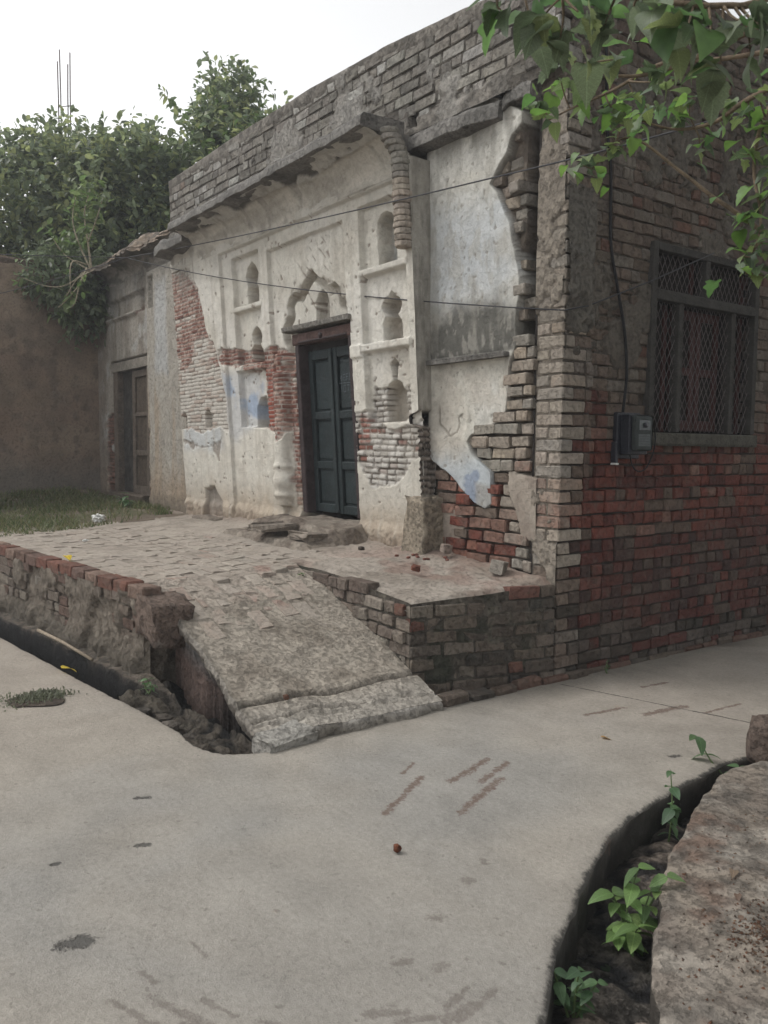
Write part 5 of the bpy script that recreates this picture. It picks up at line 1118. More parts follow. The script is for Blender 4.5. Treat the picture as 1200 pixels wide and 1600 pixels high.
w2 = sag((-9.2, -3.4, 3.55), (-9.3, -1.62, 3.72), .01) + sag((-9.3, -1.62, 3.72), A1, .02)[1:] + sag(A1, (.05, -.06, 2.46), .10)[1:] + [Vector((.03, .2, 2.52)), Vector((.03, .9, 2.78)), Vector((.03, 1.62, 3.07))]
tag(tube('overhead_wire', w2, .0050, MAT['wire'], None, 5), 'thin dark wire sagging across the whitewashed front to the window top', 'wire', 'overhead wires')

# ================================================================== LEAVES, TREES, PLANTS
def leaf_mesh(name, half, fold=.25, curl=.25, mat=None):
    """one blade: unit length along y, folded on the midrib, drooping to the tip"""
    V = []; F = []; n = len(half)
    for (x, y) in half:
        V.append((0, y, -curl * y * y))
        V.append((x, y - .02 * x, fold * x - curl * y * y)); V.append((-x, y - .02 * x, fold * x - curl * y * y))
    for i in range(n - 1):
        a, b = 3 * i, 3 * i + 3; F += [(a, a + 1, b + 1, b), (a, b, b + 2, a + 2)]
    me = mesh(name, V, F, None, True); me.materials.append(mat or MAT['leaf']); return me
MUL = [leaf_mesh('leaf', [(.0, 0), (.30, -.03), (.42, .12), (.38, .22), (.43, .34), (.31, .44), (.33, .56), (.2, .68), (.18, .8), (.0, 1.02)], .28, .3),
       leaf_mesh('leaf', [(.0, 0), (.26, -.04), (.40, .12), (.44, .3), (.36, .52), (.22, .75), (.08, .92), (.0, 1.05)], .22, .45),
       leaf_mesh('leaf', [(.0, 0), (.28, -.02), (.44, .16), (.30, .26), (.40, .46), (.40, .54), (.2, .62), (.14, .84), (.0, 1.0)], .35, .2)]
OVA = [leaf_mesh('leaf', [(0, 0), (.16, .08), (.28, .3), (.27, .5), (.16, .78), (0, 1.0)], .25, .3), leaf_mesh('leaf', [(0, 0), (.2, .1), (.32, .32), (.26, .6), (.12, .85), (0, 1.0)], .15, .5)]
def put_leaf(me, p, d, size, c, parent, roll=0.):
    d = Vector(d).normalized(); q = d.to_track_quat('Y', 'Z'); q = q @ Matrix.Rotation(roll, 3, 'Y').to_quaternion()
    o = bpy.data.objects.new('leaf', me); col.objects.link(o); o.location = p; o.rotation_mode = 'QUATERNION'; o.rotation_quaternion = q; o.scale = (size, size, size); o.color = (*c, 1)
    o.parent = parent; o.matrix_parent_inverse = world_of(parent).inverted(); return o
def rv(a=1.): return Vector((random.uniform(-a, a), random.uniform(-a, a), random.uniform(-a, a)))
random.seed(51)
mul = empty('mulberry_tree', (3.5, -.6, .1)); tag(mul, 'leafy green tree whose branches hang over the lane at the top', 'tree')
TR = [(3.5, -.6, .0), (3.46, -.62, 1.2), (3.35, -.7, 2.3), (3.3, -.6, 3.3), (3.15, -.3, 4.4), (3.0, .1, 5.3)]
tube('trunk', catmull(TR, 5), lerp_r(.15, .05, 26), MAT['bark'], mul, 10)
BIG = [(2.32, -2.82, 2.56), (2.36, -2.75, 2.54), (2.33, -2.63, 2.55), (2.42, -2.67, 2.56), (2.39, -2.54, 2.58), (2.37, -2.39, 2.66), (2.22, -2.6, 2.6), (2.31, -2.48, 2.56), (2.57, -2.47, 2.51), (2.6, -2.43, 2.47), (2.63, -2.38, 2.53), (2.66, -2.35, 2.46), (2.49, -2.4, 2.61), (2.73, -2.43, 2.49), (2.56, -2.32, 2.47), (2.05, -2.32, 2.67), (2.13, -2.19, 2.69), (2.7, -2.3, 2.52), (2.5, -2.5, 2.58)]
SM = [(1.65, -2.0, 2.76), (1.68, -1.97, 2.71), (1.69, -1.93, 2.85), (1.67, -1.79, 2.84), (1.74, -1.7, 2.79), (1.76, -1.69, 2.73), (1.78, -1.64, 2.84), (1.64, -1.69, 2.6), (1.62, -1.72, 2.62), (1.69, -1.62, 2.67), (1.67, -1.63, 2.7), (1.67, -1.46, 2.83), (1.75, -1.5, 2.86), (1.84, -1.38, 2.88), (1.81, -1.27, 2.74), (1.9, -1.3, 2.86), (1.98, -1.36, 2.81), (2.09, -1.4, 2.73), (2.11, -1.37, 2.69), (2.08, -1.43, 2.6), (2.13, -1.37, 2.53), (2.12, -1.4, 2.42), (2.11, -1.42, 2.37), (2.14, -1.38, 2.31), (2.11, -1.44, 2.24), (2.13, -1.41, 2.2), (2.22, -1.56, 2.71), (2.16, -1.38, 2.17), (2.2, -1.47, 2.26), (1.75, -1.34, 2.83), (2.1, -1.9, 2.73), (2.06, -1.95, 2.75), (2.18, -1.4, 2.6), (2.2, -1.4, 2.45), (1.95, -1.7, 2.82)]
BRS = [[(3.3, -.6, 3.3), (3.1, -1.4, 3.1), (2.66, -2.16, 2.68), (2.59, -2.36, 2.60), (2.43, -2.47, 2.65), (2.38, -2.64, 2.62), (2.31, -2.82, 2.60)],
       [(3.32, -.65, 2.9), (2.8, -1.1, 3.05), (2.24, -1.33, 2.95), (2.02, -1.47, 2.93), (1.84, -1.55, 2.96), (1.73, -1.7, 2.86), (1.69, -1.85, 2.78), (1.68, -1.97, 2.71)],
       [(3.36, -.7, 2.2), (2.8, -.95, 2.15), (2.21, -1.12, 2.27), (2.01, -1.38, 2.44), (1.87, -1.46, 2.58), (1.71, -1.57, 2.73), (1.64, -1.69, 2.61)],
       [(3.33, -.65, 3.0), (2.7, -1.1, 3.0), (2.22, -1.28, 2.89), (2.15, -1.4, 2.71), (2.11, -1.39, 2.55), (2.15, -1.4, 2.35), (2.12, -1.43, 2.18)],
       [(2.7, -1.1, 3.0), (2.15, -1.4, 2.80), (1.9, -1.31, 2.79), (1.75, -1.34, 2.8), (1.67, -1.46, 2.83)],
       [(3.1, -1.4, 3.1), (2.7, -1.7, 2.9), (2.3, -1.85, 2.78), (2.1, -1.9, 2.75), (2.0, -2.0, 2.74), (2.05, -2.32, 2.69)]]
BO = []
for P in BRS:
    Q = catmull(P, 6); rr = lerp_r(.013, .0028, len(Q)); b = tube('branch', Q, rr, MAT['twig'], mul, 6); BO.append((b, Q))
def cluster(p, n, size, cols):
    p = Vector(p); bi = min(range(len(BO)), key=lambda i: min((q - p).length for q in BO[i][1])); b, Q = BO[bi]
    q = min(Q, key=lambda q_: (q_ - p).length)
    if (q - p).length > .03: tube('twig', catmull([q, (q + p) / 2 + rv(.012), p], 3), lerp_r(.004, .002, 7), MAT['twig'], b, 4)
    for k in range(n):
        d = Vector((random.gauss(0, 1), random.gauss(0, 1), random.gauss(-.35, .6))); st = p + rv(.03)
        put_leaf(random.choice(MUL), st, d, size * random.uniform(.6, 1.15), jig(random.choice(cols), .2), b, random.uniform(-.6, .6))
for p in BIG: cluster(p, 4, .088, [(.105, .14, .08), (.12, .155, .085), (.09, .12, .072), (.17, .21, .085)])
for p in SM: cluster(p, 5, .062, [(.11, .155, .065), (.14, .19, .07), (.085, .125, .06), (.18, .235, .08), (.07, .105, .055)])
def join_leaves(items, name, parent):
    V = []; F = []; C = []; n = 0
    for me, p, d, size, c, roll in items:
        bv, bf = arrays(me); q = Vector(d).normalized().to_track_quat('Y', 'Z') @ Matrix.Rotation(roll, 3, 'Y').to_quaternion(); A = np.array(q.to_matrix()) * size
        V.append(bv @ A.T + np.array(p)); C.append(np.tile(c, (len(bv), 1))); F += [tuple(i + n for i in f) for f in bf]; n += len(bv)
    o = link(name, mesh(name, np.concatenate(V), F, np.concatenate(C), True), MAT['leafj'], parent); o['kind'] = 'stuff'; return o
random.seed(55); it = []
for k in range(120):
    if k < 30: p = Vector(random.choice(BIG)) + Vector((random.gauss(0, .08), random.gauss(0, .08), random.gauss(.06, .05))); sz_ = .085; cs = [(.09, .17, .06), (.11, .2, .065), (.075, .14, .055)]
    else: p = Vector(random.choice(SM)) + rv(.09); sz_ = .066; cs = [(.10, .19, .04), (.075, .15, .045), (.15, .26, .06)]
    it.append((random.choice(MUL), p, (random.gauss(0, 1), random.gauss(0, 1), random.gauss(-.35, .6)), sz_ * random.uniform(.6, 1.15), jig(random.choice(cs), .2), random.uniform(-.6, .6)))
join_leaves(it, 'foliage', mul)
def leaf_cloud(shoots, nl, size, cols, seed, droop=.1):
    """many leaves set along short shoots; returns vertices, quads, colours"""
    r = np.random.default_rng(seed); P0 = np.array([s_[0] for s_ in shoots]); D0 = np.array([s_[1] for s_ in shoots]); n = len(P0) * nl
    t = np.tile(np.linspace(.05, 1, nl), len(P0)); P = np.repeat(P0, nl, 0) + np.repeat(D0, nl, 0) * t[:, None]; P += r.normal(0, size * .12, P.shape)
    d = np.repeat(D0 / (np.linalg.norm(D0, axis=1)[:, None] + 1e-9), nl, 0) * .5 + r.normal(0, .7, (n, 3)); d[:, 2] -= droop; d /= np.linalg.norm(d, axis=1)[:, None]
    up = r.normal(0, .45, (n, 3)) + np.array((0, 0, 1.)); x = np.cross(d, up); x /= np.linalg.norm(x, axis=1)[:, None] + 1e-9; nz = np.cross(x, d)
    s_ = size * r.uniform(.5, 1.45, n)[:, None]; wd_ = .26 * s_
    vs = [P, P + d * s_ * .35 + x * wd_ + nz * wd_ * .3, P + d * s_ * .72 + x * wd_ * .75 + nz * wd_ * .15 - np.array((0, 0, 1.)) * s_ * .05, P + d * s_ - np.array((0, 0, 1.)) * s_ * .12, P + d * s_ * .72 - x * wd_ * .75 + nz * wd_ * .15 - np.array((0, 0, 1.)) * s_ * .05, P + d * s_ * .35 - x * wd_ + nz * wd_ * .3]
    V = np.stack(vs, 1).reshape(-1, 3); b = np.arange(n)[:, None] * 6; F = np.concatenate([b + np.array([[0, 1, 2, 3]]), b + np.array([[0, 3, 4, 5]])]); cc = np.array(cols)[r.integers(0, len(cols), n)] * r.uniform(.75, 1.25, (n, 1))
    return V, F, np.repeat(cc, 6, 0)
def ell_shoots(ells, per, L, seed, inner=.35):
    r = np.random.default_rng(seed); out = []
    for (c, rad, k) in ells:
        for _ in range(int(per * k)):
            v = r.normal(0, 1, 3); v /= np.linalg.norm(v); rr = r.uniform(inner, 1.0) ** .6; lump = .75 + .5 * float(fbm(np.array(v[0] * 2.2 + c[0]), np.array(v[1] * 2.2 + v[2] * 2), seed, 3))
            p = np.array(c) + v * np.array(rad) * rr * lump; dd = v * .7 + np.array((0, 0, .55)) + r.normal(0, .35, 3); out.append((p, dd / np.linalg.norm(dd) * L * r.uniform(.5, 1.3)))
    return out
def tree(name, base, label, ells, per, cols, seed, size=.135, group=None, extra=None):
    t = empty(name, base); tag(t, label, 'tree', group); random.seed(seed)
    sh_ = ell_shoots(ells, per, .34, seed) + (extra or []); V, F, C = leaf_cloud(sh_, 8, size, cols, seed); link('crown', mesh('crown', V, F, C), MAT['leafj'], t)
    c0 = Vector(ells[0][0]); b0 = Vector(base); tube('trunk', catmull([b0, b0.lerp(c0, .35) + rv(.15), b0.lerp(c0, .7) + rv(.2), c0], 5), lerp_r(.16, .05, 16), MAT['bark'], t, 8)
    for (c, rad, k) in ells:
        for _ in range(2):
            e = Vector(c) + Vector((random.uniform(-.7, .7) * rad[0], random.uniform(-.7, .7) * rad[1], random.uniform(0, .8) * rad[2])); a = b0.lerp(c0, random.uniform(.55, .95)); tube('limb', catmull([a, a.lerp(e, .5) + rv(.12), e], 4), lerp_r(.05, .012, 9), MAT['bark'], t, 6)
    return t
DG = [(.145, .18, .11), (.165, .205, .115), (.12, .155, .095), (.2, .24, .12), (.25, .28, .125)]
tree('leafy_tree', (-12.9, -.2, .6), 'broad dense tree rising beyond the mud wall under the steel rods', [((-12.9, -.5, 5.6), (2.0, 1.9, 1.35), 1.2), ((-13.2, -2.2, 5.2), (1.5, 1.6, 1.2), .8), ((-12.2, .2, 6.3), (1.1, 1.1, .9), .5), ((-12.6, 0.2, 4.6), (2.2, 1.6, 1.1), 1.2)], 900, DG, 61, group='trees behind the house')
tree('leafy_tree', (-11.4, 1.3, .6), 'dark bushy tree behind the broken cornice of the wing', [((-11.3, .9, 5.7), (1.5, 1.3, 1.35), 1.), ((-10.8, 1.6, 5.0), (1.4, 1.0, 1.3), .9), ((-10.9, .9, 6.2), (1.0, .9, .7), .5)], 900, DG, 62, group='trees behind the house')
tree('leafy_tree', (-10.2, 2.6, .6), 'tallest tree with loose upright shoots behind the parapet', [((-10.0, 2.3, 6.2), (1.15, 1.0, 1.1), .9), ((-9.9, 2.35, 7.25), (.55, .55, .75), .35), ((-9.3, 2.9, 6.1), (1.3, 1.0, .8), .7), ((-8.9, 3.0, 6.5), (.8, .8, .5), .4), ((-9.9, 2.0, 5.2), (1.2, .9, .9), .7)], 800, DG + [(.09, .14, .045)], 63, group='trees behind the house',
     extra=[(np.array((-10.3, 1.95, 6.9)) + np.array((-.02, -.1, .13)) * k, np.array((-.1, -.12, .2))) for k in range(6)] + [(np.array((-8.0, 3.2, 6.55)) + np.array((.05, .0, .06)) * k, np.array((.08, .02, .2))) for k in range(3)])
# creeper hanging over the mud wall and a sapling rooted in the cornice
cr = empty('creeper', (-9.9, -.5, 4.4)); tag(cr, 'dark creeper hanging over the top of the mud wall', 'creeper')
sh_ = ell_shoots([((-9.75, -.35, 4.15), (.3, .75, .55), 1.), ((-9.7, -.25, 3.75), (.25, .4, .45), .5)], 260, .25, 71); V, F, C = leaf_cloud(sh_, 8, .1, DG[:3], 71, .5); link('foliage', mesh('foliage', V, F, C), MAT['leafj'], cr)
tube('stem', catmull([(-10.1, -.2, 4.2), (-9.85, -.3, 4.5), (-9.6, -.4, 4.1), (-9.6, -.45, 3.6)], 5), .02, MAT['bark'], cr)
sp = empty('fig_sapling', (-9.2, -.35, 4.2)); tag(sp, 'pale-stemmed sapling with dangling roots growing from the wing cornice', 'sapling')
random.seed(73); S0 = []
for k, (P, r0) in enumerate([([(-9.2, -.30, 4.2), (-9.1, -.38, 4.6), (-9.0, -.45, 5.0), (-8.8, -.42, 5.3)], .02), ([(-9.2, -.3, 4.2), (-9.3, -.45, 4.6), (-9.45, -.5, 5.0), (-9.35, -.45, 5.4)], .018), ([(-9.2, -.3, 4.2), (-9.5, -.6, 4.45), (-9.7, -.75, 4.75)], .014), ([(-9.1, -.38, 4.6), (-8.8, -.35, 4.85), (-8.6, -.3, 5.15)], .012)]):
    Q = catmull(P, 5); tube('stem', Q, lerp_r(r0, .006, len(Q)), MAT['root'], sp, 6)
    S0 += [(np.array(q), np.array((random.uniform(-.15, .15), random.uniform(-.15, .15), random.uniform(.05, .25)))) for q in Q[4:] for _ in range(2)]
for P in [[(-9.2, -.32, 4.25), (-9.35, -.6, 4.0), (-9.5, -.85, 3.95), (-9.6, -1.2, 4.05)], [(-9.2, -.35, 4.2), (-9.15, -.55, 3.9), (-9.25, -.7, 3.7), (-9.3, -.78, 3.62)], [(-9.1, -.4, 4.22), (-8.95, -.55, 3.95), (-9.0, -.62, 3.65), (-9.2, -.7, 3.55)], [(-9.3, -.4, 4.2), (-9.5, -.55, 3.95), (-9.3, -.65, 3.8), (-8.9, -.6, 4.0), (-8.6, -.45, 4.1)], [(-9.25, -.35, 4.3), (-9.2, -.6, 4.28), (-9.18, -.62, 3.7)]]:
    Q = catmull(P, 5); tube('root', Q, lerp_r(.014, .006, len(Q)), MAT['root'], sp, 5); S0 += [(np.array(q), np.array((random.uniform(-.1, .1), random.uniform(-.1, .1), -.08))) for q in Q[6::3]]
V, F, C = leaf_cloud(S0, 3, .12, [(.12, .17, .06), (.09, .14, .05), (.15, .2, .08)], 74); link('foliage', mesh('foliage', V, F, C), MAT['leafj'], sp)
# crowns that shade the lane from the far bank
GR = [(.05, .09, .035), (.07, .12, .04), (.045, .075, .03)]
sh_ = ell_shoots([((3.1, .9, 5.7), (1.7, 2.3, .9), 1.2)], 330, .35, 81); V, F, C = leaf_cloud(sh_, 10, .12, GR, 81); o = link('crown', mesh('crown', V, F, C), MAT['leafj'], mul); o['kind'] = 'stuff'
tree('lane_tree', (3.9, 2.6, .1), 'tree standing on the bank beside the lane', [((3.7, 2.4, 3.9), (1.3, 2.0, 1.7), 1.2), ((3.8, 3.9, 5.2), (1.6, 1.8, 1.4), .8)], 600, GR, 82, .13)
# steel rods of an unfinished column beyond the trees
rc = empty('column_stub', (-15.5, 1.05, 0)); tag(rc, 'unfinished concrete column with thin upright steel rods above the trees', 'column')
box('shaft', -15.65, -15.35, .90, 1.2, -.6, 8.2, MAT['cement'], rc, .01)
for dx, dy in ((-.09, -.09), (.09, -.09), (-.09, .11), (.09, .11)): tube('rod', [(-15.5 + dx, 1.05 + dy, 8.15), (-15.5 + dx * 1.05, 1.05 + dy, 9.2), (-15.5 + dx, 1.05 + dy * 1.1, 10.0 + dx)], .014, MAT['rust'], rc, 5)
tube('tie_bar', [(-15.6, .95, 8.95), (-15.4, 1.17, 8.97)], .01, MAT['rust'], rc, 4)
# ---------------------------------------------------------------- weeds in the drains
def plant(name, base, label, stems, size, cols, seed, cat='plant', droop=.15, nl=5):
    random.seed(seed); t = empty(name, base); tag(t, label, cat)
    for top in stems:
        b = Vector(base); e = b + Vector(top); Q = catmull([b, b.lerp(e, .5) + rv(.02), e], 5); st = tube('stem', Q, lerp_r(.006, .0025, len(Q)), MAT['stem'], t, 5)
        for k in range(nl):
            q = Q[min(len(Q) - 1, 2 + int((k + 1) * (len(Q) - 2) / nl))]; an = k * 2.4 + random.uniform(0, 1)
            for s_ in (0, math.pi):
                put_leaf(random.choice(OVA), q, (math.cos(an + s_), math.sin(an + s_), random.uniform(-.2, .5) - droop), size * random.uniform(.6, 1.15), jig(random.choice(cols), .18), t, random.uniform(-.5, .5))
    return t
LG = [(.11, .185, .06), (.135, .22, .07), (.085, .145, .055), (.17, .25, .085)]; BGc = [(.075, .14, .06), (.09, .16, .07), (.06, .11, .055)]
plant('drain_weed', (2.06, -1.88, -.19), 'bright green broad-leaved weed growing in the curved drain', [(.0, .04, .30), (.06, .12, .27), (-.06, -.02, .2), (.08, -.06, .16), (.03, .07, .22), (.02, -.1, .12)], .085, LG, 91, nl=4)
plant('drain_weed', (2.20, -2.33, -.19), 'small dull green weed at the near end of the curved drain', [(.02, .0, .20), (-.05, -.03, .17), (.05, .05, .16), (-.02, .06, .13)], .055, BGc, 92, nl=4)
plant('drain_weed', (1.68, -1.12, -.2), 'slender upright weed with small paired leaves in the dark drain', [(-.01, .02, .36), (.04, -.03, .22)], .07, BGc, 93, nl=4)
plant('drain_weed', (1.53, -.45, -.06), 'sparse weed leaning over the drain beside the stone block', [(-.13, -.03, .17), (.09, -.02, .08)], .085, BGc, 94, nl=2)
plant('wall_weed', (-1.50, -1.10, .58), 'tiny weed in the corner where ramp meets platform', [(.01, -.02, .05), (-.02, -.02, .04)], .03, LG, 95, nl=3)
plant('wall_weed', (-1.05, -2.44, .05), 'low leafy weed at the foot of the platform wall by the drain', [(.02, -.02, .10), (-.06, -.02, .08), (.06, .0, .07)], .045, BGc, 96, nl=3)
plant('yard_weed', (-7.3, -.45, .68), 'leafy weed beside the wing buttress', [(.05, -.05, .25), (-.1, -.1, .2), (.1, 0, .15)], .09, BGc, 97, nl=4)
plant('yard_weed', (-8.9, -2.0, .65), 'tall leafy weed against the mud wall', [(.1, .1, .55), (-.1, .0, .45), (.1, -.2, .4), (0, .2, .3)], .13, BGc, 98, nl=5)
plant('kerb_weed', (.10, .42, .0), 'tiny sprig of weed at the foot of the side wall', [(.0, .0, .09), (.01, .02, .06)], .025, BGc, 99, nl=3)
# ---------------------------------------------------------------- grass
def blades(n, fn, hgt, seed, cols):
    r = np.random.default_rng(seed); P = fn(r, n); n = len(P); h = hgt * r.uniform(.4, 1.2, n); an = r.uniform(0, 6.28, n); w_ = .006 * r.uniform(.7, 1.5, n); ln = r.normal(0, .5, (n, 2)) * h[:, None]
    dx = np.stack([np.cos(an) * w_, np.sin(an) * w_, np.zeros(n)], 1); top = P + np.column_stack([ln, h]); mid = P + np.column_stack([ln * .35, h * .6])
    V = np.stack([P - dx, P + dx, mid + dx * .7, mid - dx * .7, top], 1).reshape(-1, 3); b = np.arange(n)[:, None] * 5; F = [tuple(x) for x in (b + np.array([[0, 1, 2, 3]])).tolist()] + [tuple(x) for x in (b + np.array([[3, 2, 4]])).tolist()]
    C = np.repeat(np.array(cols)[r.integers(0, len(cols), n)] * r.uniform(.7, 1.3, (n, 1)), 5, 0); return V, F, C
def yard_pts(r, n):
    x = r.uniform(-9.9, -4.9, n); y = r.uniform(-3.2, -.12, n); den = fbm(x * 1.1, y * 1.1, 281, 3); k = (r.uniform(0, 1, n) < ss(.36, .58, den) + .12) & (x < -5.35 - .45 * (y + 2.0)) & (y > Yf(x) + .1) & ((y < -.25) | (x < -6.5)); x, y = x[k], y[k]
    return np.column_stack([x, y, yardf(x, y)[0] - .01])
V, F, C = blades(19000, yard_pts, .085, 101, [(.10, .125, .05), (.13, .14, .06), (.19, .175, .10), (.08, .11, .045)]); o = link('grass', mesh('grass', V, F, C), MAT['grassm']); tag(o, 'short patchy grass covering the yard below the mud wall', 'grass', kind='stuff')
gp = empty('grass_patch', (-1.47, -3.02, 0)); tag(gp, 'small grassy hole in the concrete road near the drain', 'grass patch')
ang_ = np.linspace(0, 2 * math.pi, 33)[:-1]; ring = [(-1.46 + .16 * math.cos(a) * (1 + .25 * math.sin(3 * a)), -3.0 + .19 * math.sin(a) * (1 + .2 * math.cos(2 * a)), .010) for a in ang_]
link('soil', mesh('soil', [(-1.46, -3.0, .012)] + ring, [(0, i + 1, (i + 1) % 32 + 1) for i in range(32)], np.tile((.085, .068, .054), (33, 1))), MAT['earth'], gp)
V, F, C = blades(700, lambda r, n: np.column_stack([-1.50 + r.normal(0, .06, n), -2.98 + r.normal(0, .09, n), np.full(n, .008)]), .022, 103, [(.12, .13, .085), (.15, .16, .11)]); link('blades', mesh('blades', V, F, C), MAT['grassm'], gp)['kind'] = 'stuff'

# ================================================================== SMALL THINGS
st = empty('door_step', (-2.8, -.45, .75)); tag(st, 'crumbled earth and cement step below the dark door', 'step')
def stepf(U, V):
    n1 = fbm(U * 4, V * 4, 301, 4); n2 = fbm(U * 12, V * 12, 302, 3); k = (.45 * ss(-.74, -.68, V + .10 * (n1 - .5)) + .55 * ss(-.48, -.42, V + .08 * (n1 - .5))) * ss(-3.72, -3.6, U + .1 * (n1 - .5)) * ss(-2.05, -2.2, U + .2 * (n1 - .5)); z = zf(U, V) - .03 + k * (.15 + .03 * (n1 - .5)) + .012 * (n2 - .5) + .02 * np.floor(n1 * 6) / 6 * k
    z = z + .05 * ss(.06, -.03, rect(U - V * .4, V, -2.95, -2.62, -.62, -.36)); C = np.tile((.235, .2, .165), U.shape + (1,)); C = mix(C, (.17, .14, .115), ss(.45, .65, n2)); C = mix(C, (.3, .265, .22), ss(.5, .7, n1) * .6); return z, C
hfield('rubble_mound', np.arange(-3.8, -1.9, .016), np.arange(-.82, .05, .016), stepf, lambda U, V, D: (U, V, D), MAT['earth'], st)
for k, (a_, b_, c_, d_, e_, f_, n_) in enumerate(((-3.0, -2.72, -.80, -.42, .80, .86, 'step_slab'), (-2.5, -2.2, -.66, -.42, .76, .83, 'step_stone'))):
    bm = bmesh.new(); box_bm(bm, a_, b_, c_, d_, e_, f_, .02, .02, 2); o = link(n_, from_bm(n_, bm), MAT['stone'], st); o.color = (.25, .215, .18, 1)
bm = bmesh.new(); bmesh.ops.create_cube(bm, size=1); bmesh.ops.subdivide_edges(bm, edges=bm.edges[:], cuts=7, use_grid_fill=True)
for v_ in bm.verts:
    p = v_.co.copy(); q = p * (1 - .10 * (max(0, abs(p.x) + abs(p.y) - .75) + max(0, abs(p.x) + abs(p.z) - .75) + max(0, abs(p.y) + abs(p.z) - .75)) / .25)
    v_.co = Vector((q.x * .36, q.y * .28, q.z * .24)) + Vector([(float(fbm(np.array(p.x * 3 + k_ * 7), np.array(p.y * 3 + p.z * 4), 5 + k_, 3)) - .5) * .05 for k_ in range(3)])
blk = link('stone_block', from_bm('stone_block', bm, True), MAT['stone']); blk.location = (1.70, -.18, .10); blk.rotation_euler = (0, .04, .5); blk.color = (.125, .095, .078, 1)
tag(blk, 'brown weathered stone block on the bank edge at the drain end', 'stone')
tag(rock('stone', (1.86, -.06, .15), (.2, .18, .18), (.23, .14, .1), 12, rough=.2), 'reddish rounded stone beside the brown block', 'stone')
FR = [('stone', (-1.67, -.46, .755), (.05, .045, .035), (.09, .075, .065), 'small dark stone on the dusty platform before the bay'), ('brick_fragment', (-.78, -.60, .715), (.06, .05, .035), (.2, .085, .06), 'small red brick fragment on the platform near its outer edge'),
      ('brick_fragment', (-1.02, -.12, .80), (.07, .06, .07), (.32, .26, .22), 'pale brick piece leaning at the foot of the plastered panel'), ('brick_fragment', (-.42, -.14, .73), (.12, .1, .09), (.32, .29, .25), 'grey half brick lying at the foot of the corner pier'),
      ('stone', (-.20, -1.97, .165), (.035, .03, .03), (.13, .07, .05), 'small brown pebble on the lower ramp'), ('dry_fruit', (1.32, -2.33, .018), (.032, .028, .03), (.16, .06, .035), 'small dry red-brown fruit lying on the road')]
for k, (n_, p, sz, c, l) in enumerate(FR):
    if n_ == 'brick_fragment':
        random.seed(300 + k); bm = bmesh.new(); box_bm(bm, -sz[0] / 2, sz[0] / 2, -sz[1] / 2, sz[1] / 2, -sz[2] / 2, sz[2] / 2, .006, .006); o = link(n_, from_bm(n_, bm), MAT['stone']); o.location = p; o.rotation_euler = (.15, .1, .7 * k); o.color = (*c, 1)
    else: o = rock(n_, p, sz, c, 20 + k, sub=2)
    tag(o, l, n_.split('_')[-1])
random.seed(111)
for k in range(9): tag(rock('brick_crumb', (random.uniform(-1.25, -.75), random.uniform(-.55, -.2), .755 + random.uniform(-.01, .01)), (.03, .03, .02), (.2, .09, .07), 40 + k, sub=1), 'tiny red brick crumb on the platform by the pilaster foot', 'crumb', 'brick crumbs by the pilaster')
for k, (x, y) in enumerate([(-.05, -1.02), (.0, -.92), (-.12, -1.12), (-.02, -.84)]): tag(rock('stone', (x, y, .03), (.09, .08, .06), (.075, .072, .07), 60 + k, sub=1, rough=.45, smooth=False), 'dark pebble in the hollow between ramp and kerb', 'stone', 'pebbles beside the ramp')
for k, (x, y, c) in enumerate([(-.95, -2.38, (.11, .095, .08)), (-.75, -2.42, (.16, .14, .12)), (-.55, -2.38, (.08, .07, .06)), (-.62, -2.5, (.13, .12, .1)), (-.35, -2.42, (.10, .085, .07)), (-1.1, -2.46, (.09, .08, .07))]): tag(rock('rubble_lump', (x, y, -.10 + .02 * (k % 2)), (.12, .09, .08), c, 70 + k, sub=1, rough=.5, smooth=False), 'muddy lump of rubble in the hollow beside the ramp', 'rubble', 'rubble in the drain by the ramp')
sk = tube('stick', [(-3.0, -2.62, .105), (-2.5, -2.565, .10), (-1.97, -2.51, .075)], [.013, .012, .011], surf('stick_wood', 'CONST', (.27, .225, .17), var=.3, scale=25, bd=.002), None, 7); tag(sk, 'pale straight stick lying on the mortar shelf along the drain', 'stick')
hp = tube('bent_rod', catmull([(-.40, -2.47, -.07), (-.28, -2.52, -.06), (-.12, -2.45, -.05), (-.02, -2.36, -.03)], 5), .006, surf('rod_rust', 'CONST', (.16, .11, .085), var=.3, bd=.001), None, 5); tag(hp, 'thin curved rusty rod at the drain end below the ramp', 'rod')
def flat_leaf(p, size, c, label, seed, name='fallen_leaf', group=None):
    random.seed(seed); o = bpy.data.objects.new(name, random.choice(OVA + MUL)); col.objects.link(o); o.location = p; o.rotation_euler = (random.uniform(-.2, .2), random.uniform(-.2, .2), random.uniform(0, 6.28)); o.scale = (size,) * 3; o.color = (*c, 1); tag(o, label, 'leaf', group); return o
flat_leaf((-2.03, -2.70, .03), .13, (.62, .48, .06), 'yellow fallen leaf on the road edge by the left drain', 1)
flat_leaf((-3.0, -2.40, .68), .12, (.60, .46, .06), 'yellow fallen leaf on the front edge of the platform', 2)
flat_leaf((.94, -.67, .012), .075, (.38, .22, .06), 'curled orange-brown leaf on the road below the lane joint', 3)
flat_leaf((1.25, .62, .012), .08, (.36, .26, .15), 'pale dry leaf on the lane near the side wall', 4)
flat_leaf((2.05, -.42, .17), .075, (.45, .42, .08), 'yellow-green fallen leaf on the earth bank', 5)
random.seed(121)
